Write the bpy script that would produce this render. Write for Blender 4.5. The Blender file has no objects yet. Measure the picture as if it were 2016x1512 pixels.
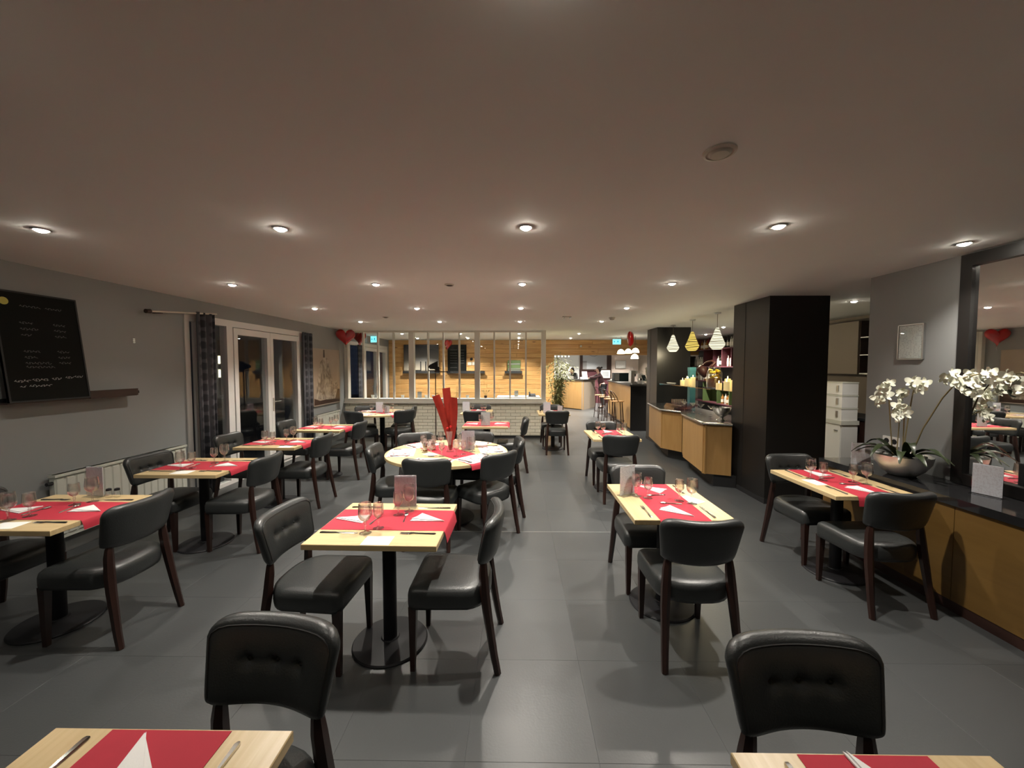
import bpy, math, random
from mathutils import Vector, Matrix
random.seed(11)
S = bpy.context.scene
COL = S.collection
PI = math.pi

# ------------------------------------------------------------------ camera, world, exposure
cam_data = bpy.data.cameras.new('camera')
cam_data.sensor_width = 36.0
cam_data.lens = 36.0 * 757.0 / 2016.0
cam_data.clip_start = 0.05
cam = bpy.data.objects.new('camera', cam_data)
COL.objects.link(cam)
cam.location = (0, 0, 1.68)
cam.rotation_euler = (math.radians(90 - 2.57), 0, math.radians(0.757))
S.camera = cam

world = bpy.data.worlds.new('night'); S.world = world
world.use_nodes = True
world.node_tree.nodes['Background'].inputs[0].default_value = (0.16, 0.20, 0.34, 1)
world.node_tree.nodes['Background'].inputs[1].default_value = 0.03

S.view_settings.view_transform = 'Standard'
S.view_settings.look = 'None'
S.view_settings.exposure = 1.25
S.view_settings.gamma = 1.0
S.view_settings.use_curve_mapping = False
S.cycles.use_denoising = True
S.cycles.max_bounces = 9
S.cycles.diffuse_bounces = 5
S.cycles.glossy_bounces = 4
S.cycles.transparent_max_bounces = 24
S.cycles.caustics_reflective = False
S.cycles.caustics_refractive = False
S.cycles.sample_clamp_indirect = 4.0

SPOT_W = 125.0            # main-room downlight power
SPOT_COL = (1.0, 0.935, 0.835)
CEIL = 2.53

# ------------------------------------------------------------------ materials
def node_mat(name):
    m = bpy.data.materials.new(name); m.use_nodes = True
    nt = m.node_tree
    return m, nt, nt.nodes, nt.links, nt.nodes['Principled BSDF']

def pmat(name, col, rough=0.5, metal=0.0, spec=0.5, noise=0.0, nscale=8.0, bump=0.0, bscale=60.0,
         emit=None, estr=0.0, trans=0.0, coat=0.0, rand=0.0, alpha=1.0):
    m, nt, N, Lk, b = node_mat(name)
    b.inputs['Base Color'].default_value = (*col, 1)
    b.inputs['Roughness'].default_value = rough
    b.inputs['Metallic'].default_value = metal
    b.inputs['Specular IOR Level'].default_value = spec
    b.inputs['Coat Weight'].default_value = coat
    b.inputs['Transmission Weight'].default_value = trans
    b.inputs['Alpha'].default_value = alpha
    if emit:
        b.inputs['Emission Color'].default_value = (*emit, 1)
        b.inputs['Emission Strength'].default_value = estr
    tc = N.new('ShaderNodeTexCoord')
    last = None
    if noise > 0:
        n = N.new('ShaderNodeTexNoise'); n.inputs['Scale'].default_value = nscale; n.inputs['Detail'].default_value = 5
        Lk.new(tc.outputs['Object'], n.inputs['Vector'])
        r = N.new('ShaderNodeMapRange'); r.inputs[3].default_value = 1 - noise; r.inputs[4].default_value = 1 + noise
        Lk.new(n.outputs['Fac'], r.inputs[0])
        h = N.new('ShaderNodeHueSaturation'); h.inputs['Color'].default_value = (*col, 1)
        Lk.new(r.outputs[0], h.inputs['Value']); last = h.outputs[0]
    if rand > 0:
        oi = N.new('ShaderNodeObjectInfo')
        r = N.new('ShaderNodeMapRange'); r.inputs[3].default_value = 1 - rand; r.inputs[4].default_value = 1 + rand
        Lk.new(oi.outputs['Random'], r.inputs[0])
        h = N.new('ShaderNodeHueSaturation'); h.inputs['Color'].default_value = (*col, 1)
        if last is not None: Lk.new(last, h.inputs['Color'])
        Lk.new(r.outputs[0], h.inputs['Value']); last = h.outputs[0]
    if last is not None: Lk.new(last, b.inputs['Base Color'])
    if bump > 0:
        n = N.new('ShaderNodeTexNoise'); n.inputs['Scale'].default_value = bscale; n.inputs['Detail'].default_value = 4
        Lk.new(tc.outputs['Object'], n.inputs['Vector'])
        bp = N.new('ShaderNodeBump'); bp.inputs['Strength'].default_value = bump; bp.inputs['Distance'].default_value = 0.01
        Lk.new(n.outputs['Fac'], bp.inputs['Height']); Lk.new(bp.outputs[0], b.inputs['Normal'])
    return m

def wood_mat(name, c1, c2, stretch=(2, 30, 30), rough=0.42, knots=False, rand=0.0, coat=0.0):
    m, nt, N, Lk, b = node_mat(name)
    tc = N.new('ShaderNodeTexCoord'); mp = N.new('ShaderNodeMapping')
    mp.inputs['Scale'].default_value = stretch
    oi = N.new('ShaderNodeObjectInfo')
    add = N.new('ShaderNodeVectorMath'); add.operation = 'MULTIPLY_ADD'
    add.inputs[1].default_value = (7, 7, 7)
    Lk.new(oi.outputs['Random'], add.inputs[0]); Lk.new(tc.outputs['Object'], add.inputs[2])
    Lk.new(add.outputs[0], mp.inputs['Vector'])
    n = N.new('ShaderNodeTexNoise'); n.inputs['Scale'].default_value = 1.0; n.inputs['Detail'].default_value = 7
    n.inputs['Distortion'].default_value = 0.6
    Lk.new(mp.outputs[0], n.inputs['Vector'])
    cr = N.new('ShaderNodeValToRGB')
    cr.color_ramp.elements[0].position = 0.32; cr.color_ramp.elements[0].color = (*c1, 1)
    cr.color_ramp.elements[1].position = 0.68; cr.color_ramp.elements[1].color = (*c2, 1)
    Lk.new(n.outputs['Fac'], cr.inputs[0]); out = cr.outputs[0]
    if knots:
        mp2 = N.new('ShaderNodeMapping'); mp2.inputs['Scale'].default_value = (1.6, 1.6, 5.5)
        Lk.new(add.outputs[0], mp2.inputs['Vector'])
        v = N.new('ShaderNodeTexVoronoi'); v.inputs['Scale'].default_value = 1.0
        Lk.new(mp2.outputs[0], v.inputs['Vector'])
        r = N.new('ShaderNodeMapRange'); r.inputs[1].default_value = 0.05; r.inputs[2].default_value = 0.14
        Lk.new(v.outputs['Distance'], r.inputs[0])
        mx = N.new('ShaderNodeMixRGB'); mx.inputs[1].default_value = (c1[0]*.35, c1[1]*.25, c1[2]*.2, 1)
        Lk.new(r.outputs[0], mx.inputs[0]); Lk.new(out, mx.inputs[2]); out = mx.outputs[0]
    if rand > 0:
        r = N.new('ShaderNodeMapRange'); r.inputs[3].default_value = 1 - rand; r.inputs[4].default_value = 1 + rand
        Lk.new(oi.outputs['Random'], r.inputs[0])
        h = N.new('ShaderNodeHueSaturation'); Lk.new(out, h.inputs['Color']); Lk.new(r.outputs[0], h.inputs['Value'])
        out = h.outputs[0]
    Lk.new(out, b.inputs['Base Color'])
    b.inputs['Roughness'].default_value = rough
    b.inputs['Coat Weight'].default_value = coat
    return m

def glass_mat(name, tint=(1, 1, 1), refl=(1, 1, 1), ior=1.5, rough=0.0, boost=1.0, rim=None):
    """thin clear wall: what lies behind shows through, Fresnel reflection on the outer face;
    rim = colour of the glass where the eye looks along the wall (longer path through it)"""
    m = bpy.data.materials.new(name); m.use_nodes = True
    nt = m.node_tree; N = nt.nodes; Lk = nt.links; N.clear()
    out = N.new('ShaderNodeOutputMaterial'); mix = N.new('ShaderNodeMixShader')
    tr = N.new('ShaderNodeBsdfTransparent'); tr.inputs[0].default_value = (*tint, 1)
    if rim:
        lw = N.new('ShaderNodeLayerWeight'); lw.inputs['Blend'].default_value = 0.5
        pw = N.new('ShaderNodeMath'); pw.operation = 'POWER'; pw.inputs[1].default_value = 3.0
        Lk.new(lw.outputs['Facing'], pw.inputs[0])
        mx = N.new('ShaderNodeMixRGB'); mx.inputs[1].default_value = (*tint, 1); mx.inputs[2].default_value = (*rim, 1)
        Lk.new(pw.outputs[0], mx.inputs[0]); Lk.new(mx.outputs[0], tr.inputs[0])
    gl = N.new('ShaderNodeBsdfGlossy'); gl.inputs['Color'].default_value = (*refl, 1); gl.inputs['Roughness'].default_value = rough
    fr = N.new('ShaderNodeFresnel'); fr.inputs['IOR'].default_value = ior
    ge = N.new('ShaderNodeNewGeometry'); inv = N.new('ShaderNodeMath'); inv.operation = 'SUBTRACT'; inv.inputs[0].default_value = 1.0
    Lk.new(ge.outputs['Backfacing'], inv.inputs[1])
    fm = N.new('ShaderNodeMath'); fm.operation = 'MULTIPLY'
    Lk.new(fr.outputs[0], fm.inputs[0]); Lk.new(inv.outputs[0], fm.inputs[1])
    mu = N.new('ShaderNodeMath'); mu.operation = 'MULTIPLY'; mu.inputs[1].default_value = boost; mu.use_clamp = True
    Lk.new(fm.outputs[0], mu.inputs[0])
    Lk.new(mu.outputs[0], mix.inputs[0]); Lk.new(tr.outputs[0], mix.inputs[1]); Lk.new(gl.outputs[0], mix.inputs[2])
    Lk.new(mix.outputs[0], out.inputs[0])
    return m

def emat(name, col, strength):
    m = bpy.data.materials.new(name); m.use_nodes = True
    nt = m.node_tree; N = nt.nodes; N.clear()
    o = N.new('ShaderNodeOutputMaterial'); e = N.new('ShaderNodeEmission')
    e.inputs[0].default_value = (*col, 1); e.inputs[1].default_value = strength
    nt.links.new(e.outputs[0], o.inputs[0])
    return m

def paper_mat(name, paper, ink, lines=38.0, axis='Z', rough=0.6):
    """printed sheet: rows of small illegible text"""
    m, nt, N, Lk, b = node_mat(name)
    tc = N.new('ShaderNodeTexCoord'); sep = N.new('ShaderNodeSeparateXYZ')
    Lk.new(tc.outputs['Generated'], sep.inputs[0])
    mul = N.new('ShaderNodeMath'); mul.operation = 'MULTIPLY'; mul.inputs[1].default_value = lines
    Lk.new(sep.outputs[axis], mul.inputs[0])
    fr = N.new('ShaderNodeMath'); fr.operation = 'FRACT'; Lk.new(mul.outputs[0], fr.inputs[0])
    gt = N.new('ShaderNodeMath'); gt.operation = 'GREATER_THAN'; gt.inputs[1].default_value = 0.6
    Lk.new(fr.outputs[0], gt.inputs[0])
    n = N.new('ShaderNodeTexNoise'); n.inputs['Scale'].default_value = 14.0; n.inputs['Detail'].default_value = 1
    Lk.new(tc.outputs['Generated'], n.inputs['Vector'])
    g2 = N.new('ShaderNodeMath'); g2.operation = 'GREATER_THAN'; g2.inputs[1].default_value = 0.53
    Lk.new(n.outputs['Fac'], g2.inputs[0])
    an = N.new('ShaderNodeMath'); an.operation = 'MULTIPLY'
    Lk.new(gt.outputs[0], an.inputs[0]); Lk.new(g2.outputs[0], an.inputs[1])
    mx = N.new('ShaderNodeMixRGB'); mx.inputs[1].default_value = (*paper, 1); mx.inputs[2].default_value = (*ink, 1)
    Lk.new(an.outputs[0], mx.inputs[0]); Lk.new(mx.outputs[0], b.inputs['Base Color'])
    b.inputs['Roughness'].default_value = rough
    return m

M = {}
M['ceiling'] = pmat('ceiling_paint', (0.88, 0.89, 0.87), 0.75, noise=0.02, nscale=3)
M['tile'] = pmat('floor_tile_grey', (0.044, 0.0465, 0.0475), 0.35, spec=0.5, noise=0.10, nscale=2.2, rand=0.05, bump=0.05, bscale=90)
M['grout'] = pmat('floor_joint', (0.043, 0.045, 0.046), 0.7)
M['strip'] = pmat('floor_strip_metal', (0.55, 0.55, 0.53), 0.3, 0.8)
M['wall'] = pmat('grey_wall_paint', (0.265, 0.272, 0.272), 0.72, noise=0.02, nscale=2)
M['taupe'] = pmat('taupe_wall', (0.22, 0.18, 0.14), 0.6)
M['white_paint'] = pmat('white_partition_paint', (0.72, 0.69, 0.62), 0.5)
M['brick'] = pmat('white_painted_brick', (0.78, 0.73, 0.60), 0.65, rand=0.06, bump=0.35, bscale=45)
M['mortar'] = pmat('painted_mortar', (0.42, 0.38, 0.30), 0.8)
M['black'] = pmat('black_laminate', (0.009, 0.008, 0.0075), 0.42)
M['blackmat'] = pmat('black_matt', (0.010, 0.010, 0.011), 0.6)
M['pine'] = wood_mat('pine_plank', (0.48, 0.245, 0.08), (0.66, 0.39, 0.15), (1.2, 20, 16), 0.42, knots=True, rand=0.10)
M['oak'] = wood_mat('pale_oak_tabletop', (0.47, 0.345, 0.175), (0.55, 0.42, 0.23), (3, 45, 45), 0.34)
M['oak_y'] = wood_mat('pale_oak_tabletop_lengthwise', (0.47, 0.345, 0.175), (0.55, 0.42, 0.23), (45, 3, 45), 0.34)
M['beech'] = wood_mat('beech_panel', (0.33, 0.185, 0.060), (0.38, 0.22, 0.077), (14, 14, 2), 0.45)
M['beech_shaded'] = wood_mat('shaded_wood_front', (0.13, 0.070, 0.016), (0.16, 0.088, 0.022), (14, 2, 14), 0.45)  # darkened beech: the shade on the ledge front is put into the colour
M['legwood'] = wood_mat('mahogany_leg', (0.013, 0.0045, 0.003), (0.024, 0.0085, 0.0055), (30, 30, 4), 0.38)
M['leather'] = pmat('black_leather', (0.021, 0.023, 0.023), 0.38, spec=0.55, noise=0.12, nscale=18, bump=0.12, bscale=170)
M['piping'] = pmat('leather_piping', (0.02, 0.02, 0.02), 0.45)
M['metalblack'] = pmat('black_cast_metal', (0.007, 0.007, 0.009), 0.55, 0.0, spec=0.3)
M['runner'] = pmat('red_runner_tissue', (0.36, 0.013, 0.030), 0.8, noise=0.06, nscale=25)
M['napkin'] = pmat('white_napkin', (0.68, 0.675, 0.66), 0.8, bump=0.1, bscale=200)
M['glass'] = glass_mat('clear_glass', (0.98, 0.985, 0.975), boost=4.0, rough=0.10, rim=(0.72, 0.73, 0.72))
def goblet_mat():
    """drinking glass: half thin clear wall, half true refracting glass"""
    m = glass_mat('drinking_glass', (0.985, 0.99, 0.98), boost=4.0, rough=0.08, rim=(0.74, 0.75, 0.74))
    nt = m.node_tree; N = nt.nodes; Lk = nt.links
    out = [n for n in N if n.type == 'OUTPUT_MATERIAL'][0]; src = out.inputs[0].links[0].from_socket
    g = N.new('ShaderNodeBsdfGlass'); g.inputs['IOR'].default_value = 1.48; g.inputs['Roughness'].default_value = 0.0
    mx = N.new('ShaderNodeMixShader'); mx.inputs[0].default_value = 0.22
    Lk.new(src, mx.inputs[1]); Lk.new(g.outputs[0], mx.inputs[2]); Lk.new(mx.outputs[0], out.inputs[0])
    return m
M['goblet'] = goblet_mat()
M['pane'] = glass_mat('window_pane', (0.93, 0.95, 0.95), boost=1.15)
M['acrylic'] = glass_mat('clear_acrylic', (0.95, 0.96, 0.97), boost=1.2, rim=(0.6, 0.62, 0.64))
M['steel'] = pmat('polished_steel', (0.72, 0.71, 0.68), 0.18, 1.0)
M['bartop'] = pmat('worn_steel_bar_top', (0.36, 0.36, 0.35), 0.22, 1.0, noise=0.15, nscale=6)
M['brushed'] = pmat('brushed_steel', (0.62, 0.62, 0.61), 0.33, 1.0)
M['bowlsteel'] = pmat('satin_steel_bowl', (0.80, 0.80, 0.79), 0.42, 1.0)
M['paper'] = paper_mat('printed_menu', (0.90, 0.89, 0.92), (0.70, 0.64, 0.67))
M['paperw'] = paper_mat('printed_white_card', (0.82, 0.82, 0.79), (0.55, 0.54, 0.54), 22)
M['white'] = pmat('plain_white', (0.80, 0.79, 0.76), 0.5)
M['cream'] = pmat('cream_enamel', (0.62, 0.62, 0.55), 0.35)
M['granite'] = pmat('black_granite', (0.016, 0.016, 0.017), 0.09, spec=0.6, noise=0.3, nscale=120)
M['mirror'] = pmat('mirror_silver', (0.86, 0.86, 0.85), 0.01, 1.0)
M['chalk'] = pmat('chalkboard', (0.007, 0.0075, 0.0065), 0.8, spec=0.15)
M['chalkline'] = pmat('chalk_writing', (0.42, 0.42, 0.40), 0.9)
M['chalkdim'] = pmat('smudged_chalk', (0.14, 0.14, 0.135), 0.9)
M['yellow'] = pmat('yellow_sticker', (0.55, 0.50, 0.10), 0.6)
M['darkwood'] = wood_mat('dark_shelf_wood', (0.02, 0.008, 0.006), (0.035, 0.015, 0.011), (20, 3, 20), 0.4)
M['pvc'] = pmat('white_pvc_frame', (0.70, 0.68, 0.65), 0.35)
M['balloon'] = pmat('red_balloon', (0.38, 0.010, 0.010), 0.16, spec=0.6, coat=0.3)
M['leaf'] = pmat('dark_green_leaf', (0.022, 0.032, 0.012), 0.35, rand=0.2)
M['bamboo'] = pmat('bamboo_leaf', (0.24, 0.25, 0.10), 0.5, noise=0.35, nscale=14)
M['cane'] = pmat('bamboo_cane', (0.24, 0.20, 0.07), 0.5)
M['petal'] = pmat('white_orchid_petal', (0.83, 0.83, 0.70), 0.5, rand=0.06)
M['stem'] = pmat('orchid_stem', (0.24, 0.19, 0.09), 0.5)
M['pebble'] = pmat('white_pebble', (0.75, 0.74, 0.71), 0.5)
M['skin'] = pmat('skin', (0.62, 0.38, 0.29), 0.5)
M['hair'] = pmat('dark_hair', (0.018, 0.012, 0.010), 0.45)
M['burgundy'] = pmat('burgundy_cloth', (0.028, 0.006, 0.009), 0.8)
M['darkcloth'] = pmat('dark_cloth', (0.016, 0.017, 0.020), 0.8)
M['maroon'] = pmat('maroon_panel', (0.085, 0.022, 0.030), 0.6)
M['red'] = pmat('red_niche', (0.30, 0.012, 0.018), 0.55)
M['brightred'] = pmat('bright_red_niche', (0.62, 0.02, 0.03), 0.5)
M['orange'] = pmat('orange_niche', (0.75, 0.20, 0.05), 0.5)
M['green'] = pmat('green_niche', (0.075, 0.12, 0.035), 0.6)
M['teal'] = pmat('teal_box', (0.07, 0.25, 0.30), 0.5)
M['tealdark'] = pmat('teal_box_side', (0.06, 0.23, 0.26), 0.5)
M['paleblue'] = pmat('pale_reception_wall', (0.60, 0.61, 0.60), 0.7)
M['pinkwall'] = pmat('warm_white_wall', (0.72, 0.62, 0.55), 0.7)
M['screen'] = pmat('grey_projection_panel', (0.32, 0.34, 0.36), 0.4)
M['lens'] = emat('lit_lamp_lens', (1.0, 0.92, 0.78), 75.0)
M['shade'] = emat('glowing_string_shade', (1.0, 0.94, 0.68), 0.52)
M['shadey'] = emat('glowing_yellow_shade', (1.0, 0.74, 0.16), 0.40)
M['dome'] = emat('glowing_glass_dome', (1.0, 0.90, 0.66), 2.2)
M['flame'] = emat('candle_flame', (1.0, 0.80, 0.30), 6.0)
M['wax'] = pmat('glowing_wax', (0.85, 0.72, 0.40), 0.5, emit=(1.0, 0.72, 0.28), estr=0.22)
M['exit'] = emat('lit_exit_panel', (0.22, 0.90, 1.0), 0.75)
M['exitmark'] = emat('exit_symbol', (0.01, 0.30, 0.50), 0.35)
M['tinybulb'] = emat('small_bulb', (0.98, 1.0, 0.88), 3.0)
M['litwindow'] = emat('lit_far_window', (1.0, 0.86, 0.45), 1.6)
M['screenlit'] = pmat('dark_tablet_screen', (0.01, 0.03, 0.035), 0.1)
M['wire'] = pmat('shade_wire', (0.16, 0.14, 0.08), 0.6)
M['bottle_dark'] = pmat('dark_bottle', (0.02, 0.018, 0.012), 0.1)
M['bottle_clear'] = pmat('pale_bottle', (0.55, 0.52, 0.42), 0.12)
M['bottle_amber'] = pmat('amber_bottle', (0.28, 0.12, 0.03), 0.12)
M['labelpaper'] = pmat('bottle_label', (0.75, 0.70, 0.58), 0.7)
M['citrus'] = pmat('citrus_slices', (0.85, 0.60, 0.05), 0.35, noise=0.5, nscale=30)
M['dryflower'] = pmat('dark_red_dried_flower', (0.05, 0.012, 0.009), 0.55)
M['lilac'] = glass_mat('lilac_plastic', (0.80, 0.68, 0.74), boost=2.5, rough=0.15)
M['plastic'] = pmat('cream_plastic', (0.55, 0.50, 0.43), 0.5)
M['ext_ground'] = pmat('terrace_ground', (0.05, 0.05, 0.055), 0.8)
M['ext_wall'] = pmat('outside_render', (0.20, 0.20, 0.20), 0.8)
M['ext_pale'] = pmat('outside_pale_post', (0.55, 0.57, 0.62), 0.7)
M['ribbon'] = pmat('red_feather_strip', (0.32, 0.022, 0.012), 0.45, noise=0.25, nscale=20)
M['stoolseat'] = pmat('tan_stool_seat', (0.42, 0.24, 0.10), 0.5)
M['rust'] = pmat('brown_metal', (0.035, 0.018, 0.013), 0.4, 0.4)

# patterned curtain: dark ovals in columns on grey cloth
def curtain_mat():
    m, nt, N, Lk, b = node_mat('patterned_curtain')
    tc = N.new('ShaderNodeTexCoord'); sp = N.new('ShaderNodeSeparateXYZ'); Lk.new(tc.outputs['Object'], sp.inputs[0])
    def cell(sock, period):
        d = N.new('ShaderNodeMath'); d.operation = 'DIVIDE'; d.inputs[1].default_value = period; Lk.new(sock, d.inputs[0])
        f = N.new('ShaderNodeMath'); f.operation = 'FRACT'; Lk.new(d.outputs[0], f.inputs[0])
        s = N.new('ShaderNodeMath'); s.operation = 'SUBTRACT'; s.inputs[1].default_value = 0.5; Lk.new(f.outputs[0], s.inputs[0])
        q = N.new('ShaderNodeMath'); q.operation = 'POWER'; q.inputs[1].default_value = 2.0; Lk.new(s.outputs[0], q.inputs[0])
        return q.outputs[0]
    a = N.new('ShaderNodeMath'); a.operation = 'ADD'
    Lk.new(cell(sp.outputs['Y'], 0.19), a.inputs[0]); Lk.new(cell(sp.outputs['Z'], 0.135), a.inputs[1])
    r = N.new('ShaderNodeMapRange'); r.inputs[1].default_value = 0.10; r.inputs[2].default_value = 0.16
    Lk.new(a.outputs[0], r.inputs[0])
    mx = N.new('ShaderNodeMixRGB'); mx.inputs[1].default_value = (0.035, 0.035, 0.043, 1); mx.inputs[2].default_value = (0.095, 0.095, 0.108, 1)
    Lk.new(r.outputs[0], mx.inputs[0]); Lk.new(mx.outputs[0], b.inputs['Base Color'])
    b.inputs['Roughness'].default_value = 0.7
    return m
M['curtain'] = curtain_mat()

def picture_mat():
    """grey sepia print: a pale tall stone figure over dark rubble"""
    m, nt, N, Lk, b = node_mat('sepia_print')
    tc = N.new('ShaderNodeTexCoord'); n = N.new('ShaderNodeTexNoise'); n.inputs['Scale'].default_value = 4.5; n.inputs['Detail'].default_value = 8
    n.inputs['Distortion'].default_value = 1.2
    Lk.new(tc.outputs['Generated'], n.inputs['Vector'])
    cr = N.new('ShaderNodeValToRGB')
    cr.color_ramp.elements[0].position = 0.36; cr.color_ramp.elements[0].color = (0.13, 0.105, 0.08, 1)
    cr.color_ramp.elements[1].position = 0.62; cr.color_ramp.elements[1].color = (0.42, 0.37, 0.31, 1)
    Lk.new(n.outputs['Fac'], cr.inputs[0]); Lk.new(cr.outputs[0], b.inputs['Base Color'])
    b.inputs['Roughness'].default_value = 0.3
    return m
M['print'] = picture_mat()
M['print_bg'] = pmat('sepia_print_sky', (0.33, 0.27, 0.22), 0.3, noise=0.08, nscale=4)
M['print_dark'] = pmat('sepia_print_dark', (0.035, 0.014, 0.010), 0.3)

# ------------------------------------------------------------------ mesh helpers
class MB:
    def __init__(self): self.v = []; self.f = []; self.mi = []; self.cur = 0
    def add(self, vs, fs):
        o = len(self.v); self.v += [tuple(p) for p in vs]
        for f in fs: self.f.append(tuple(o + i for i in f)); self.mi.append(self.cur)
        return self
    def box(self, x0, x1, y0, y1, z0, z1):
        vs = [(x0,y0,z0),(x1,y0,z0),(x1,y1,z0),(x0,y1,z0),(x0,y0,z1),(x1,y0,z1),(x1,y1,z1),(x0,y1,z1)]
        return self.add(vs, [(0,3,2,1),(4,5,6,7),(0,1,5,4),(1,2,6,5),(2,3,7,6),(3,0,4,7)])
    def obox(self, c, s, rz=0.0, rx=0.0, ry=0.0):
        mt = Matrix.Translation(c) @ Matrix.Rotation(rz, 4, 'Z') @ Matrix.Rotation(ry, 4, 'Y') @ Matrix.Rotation(rx, 4, 'X')
        h = [a / 2 for a in s]
        vs = [mt @ Vector((sx*h[0], sy*h[1], sz*h[2])) for sz in (-1, 1) for sx, sy in ((-1,-1),(1,-1),(1,1),(-1,1))]
        return self.add(vs, [(0,3,2,1),(4,5,6,7),(0,1,5,4),(1,2,6,5),(2,3,7,6),(3,0,4,7)])
    def tube(self, pts, rad, n=8, cap=True, phase=0.0):
        P = [Vector(p) for p in pts]
        if not isinstance(rad, (list, tuple)): rad = [rad] * len(P)
        rings = []; ref = None
        for i, p in enumerate(P):
            d = (P[min(i+1, len(P)-1)] - P[max(i-1, 0)])
            d = d.normalized() if d.length > 1e-9 else Vector((0, 0, 1))
            if ref is None: ref = Vector((1, 0, 0)) if abs(d.x) < 0.9 else Vector((0, 1, 0))
            a = d.cross(ref)
            if a.length < 1e-6: a = d.cross(Vector((0, 1, 0)))
            a.normalize(); bb = a.cross(d).normalized(); ref = bb
            rings.append([p + rad[i] * (math.cos(phase + 2*PI*k/n) * bb + math.sin(phase + 2*PI*k/n) * a) for k in range(n)])
        vs = [q for r in rings for q in r]; fs = []
        for i in range(len(P)-1):
            for k in range(n):
                a, b2 = i*n+k, i*n+(k+1) % n
                fs.append((a, a+n, b2+n, b2))
        if cap:
            fs.append(tuple(range(n))); fs.append(tuple(reversed(range((len(P)-1)*n, len(P)*n))))
        return self.add(vs, fs)
    def lathe(self, prof, n=16, c=(0, 0, 0)):
        vs = []; fs = []
        for r, z in prof:
            for k in range(n):
                vs.append((c[0] + r*math.cos(2*PI*k/n), c[1] + r*math.sin(2*PI*k/n), c[2] + z))
        for i in range(len(prof)-1):
            for k in range(n):
                a, b2 = i*n+k, i*n+(k+1) % n
                fs.append((a, b2, b2+n, a+n))
        if prof[0][0] > 1e-4: fs.append(tuple(reversed(range(n))))
        if prof[-1][0] > 1e-4: fs.append(tuple(range((len(prof)-1)*n, len(prof)*n)))
        return self.add(vs, fs)
    def prism(self, out, z0, z1):
        n = len(out)
        vs = [(x, y, z0) for x, y in out] + [(x, y, z1) for x, y in out]
        fs = [tuple(reversed(range(n))), tuple(range(n, 2*n))]
        for k in range(n): fs.append((k, (k+1) % n, n+(k+1) % n, n+k))
        return self.add(vs, fs)
    def rings(self, rs, cap=True):
        n = len(rs[0]); vs = [p for r in rs for p in r]; fs = []
        for i in range(len(rs)-1):
            for k in range(n):
                a, b2 = i*n+k, i*n+(k+1) % n
                fs.append((a, b2, b2+n, a+n))
        if cap: fs.append(tuple(reversed(range(n)))); fs.append(tuple(range((len(rs)-1)*n, len(rs)*n)))
        return self.add(vs, fs)
    def sphere(self, c, r, nu=10, nv=6):
        if not isinstance(r, (list, tuple)): r = (r, r, r)
        rs = []
        for j in range(nv+1):
            t = PI * min(max(j/nv, 0.02), 0.98)
            rs.append([(c[0]+r[0]*math.sin(t)*math.cos(2*PI*k/nu), c[1]+r[1]*math.sin(t)*math.sin(2*PI*k/nu), c[2]-r[2]*math.cos(t)) for k in range(nu)])
        return self.rings(rs)
    def quad(self, a, b, c, d): return self.add([a, b, c, d], [(0, 1, 2, 3)])
    def mesh(self, name, mats, smooth=False, angle=40):
        me = bpy.data.meshes.new(name)
        me.from_pydata(self.v, [], self.f)
        if not isinstance(mats, (list, tuple)): mats = [mats]
        for m in mats: me.materials.append(M[m] if isinstance(m, str) else m)
        if len(mats) > 1: me.polygons.foreach_set('material_index', self.mi)
        me.update(); me.validate()
        if smooth:
            me.polygons.foreach_set('use_smooth', [True]*len(me.polygons))
            me.set_sharp_from_angle(angle=math.radians(angle))
        return me
    def obj(self, name, mats, parent=None, smooth=False, angle=40, **kw):
        return link(name, self.mesh(name, mats, smooth, angle), parent, **kw)

def link(name, me, parent=None, loc=None, rz=0.0, rot=None):
    o = bpy.data.objects.new(name, me); COL.objects.link(o)
    if parent is not None: o.parent = parent
    if loc is not None: o.location = loc
    if rot is not None: o.rotation_euler = rot
    elif rz: o.rotation_euler = (0, 0, rz)
    return o
def tag(o, label, cat, group=None, kind=None):
    if label: o['label'] = label
    if cat: o['category'] = cat
    if group: o['group'] = group
    if kind: o['kind'] = kind
    return o
def thing(name, label, cat, loc=(0, 0, 0), rz=0.0, group=None):
    return tag(link(name, None, None, loc, rz), label, cat, group)
def struct(o, label, cat=None):
    o['kind'] = 'structure'; o['label'] = label
    if cat: o['category'] = cat
    return o
class Proto:
    """parts shared by all copies of a thing: (name, mesh, local location, local rotation, children)"""
    def __init__(self): self.parts = []
    def part(self, name, me, loc=None, rot=None, label=None, sub=()):
        self.parts.append((name, me, loc, rot, label, list(sub))); return self
    def place(self, name, label, cat, loc, rz=0.0, group=None):
        t = thing(name, label, cat, loc, rz, group)
        for nm, me, lo, ro, lb, sub in self.parts:
            p = link(nm, me, t, lo, 0, ro)
            if lb: p['label'] = lb
            for snm, sme, slo, sro in sub: link(snm, sme, p, slo, 0, sro)
        return t
# ------------------------------------------------------------------ room shell
XL, XR, XF = -4.10, 3.40, 5.80          # left wall, right wall, far side of the bar alcove
YB, YPART, YPINE, YEND = -1.7, 9.07, 12.25, 18.5

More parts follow.
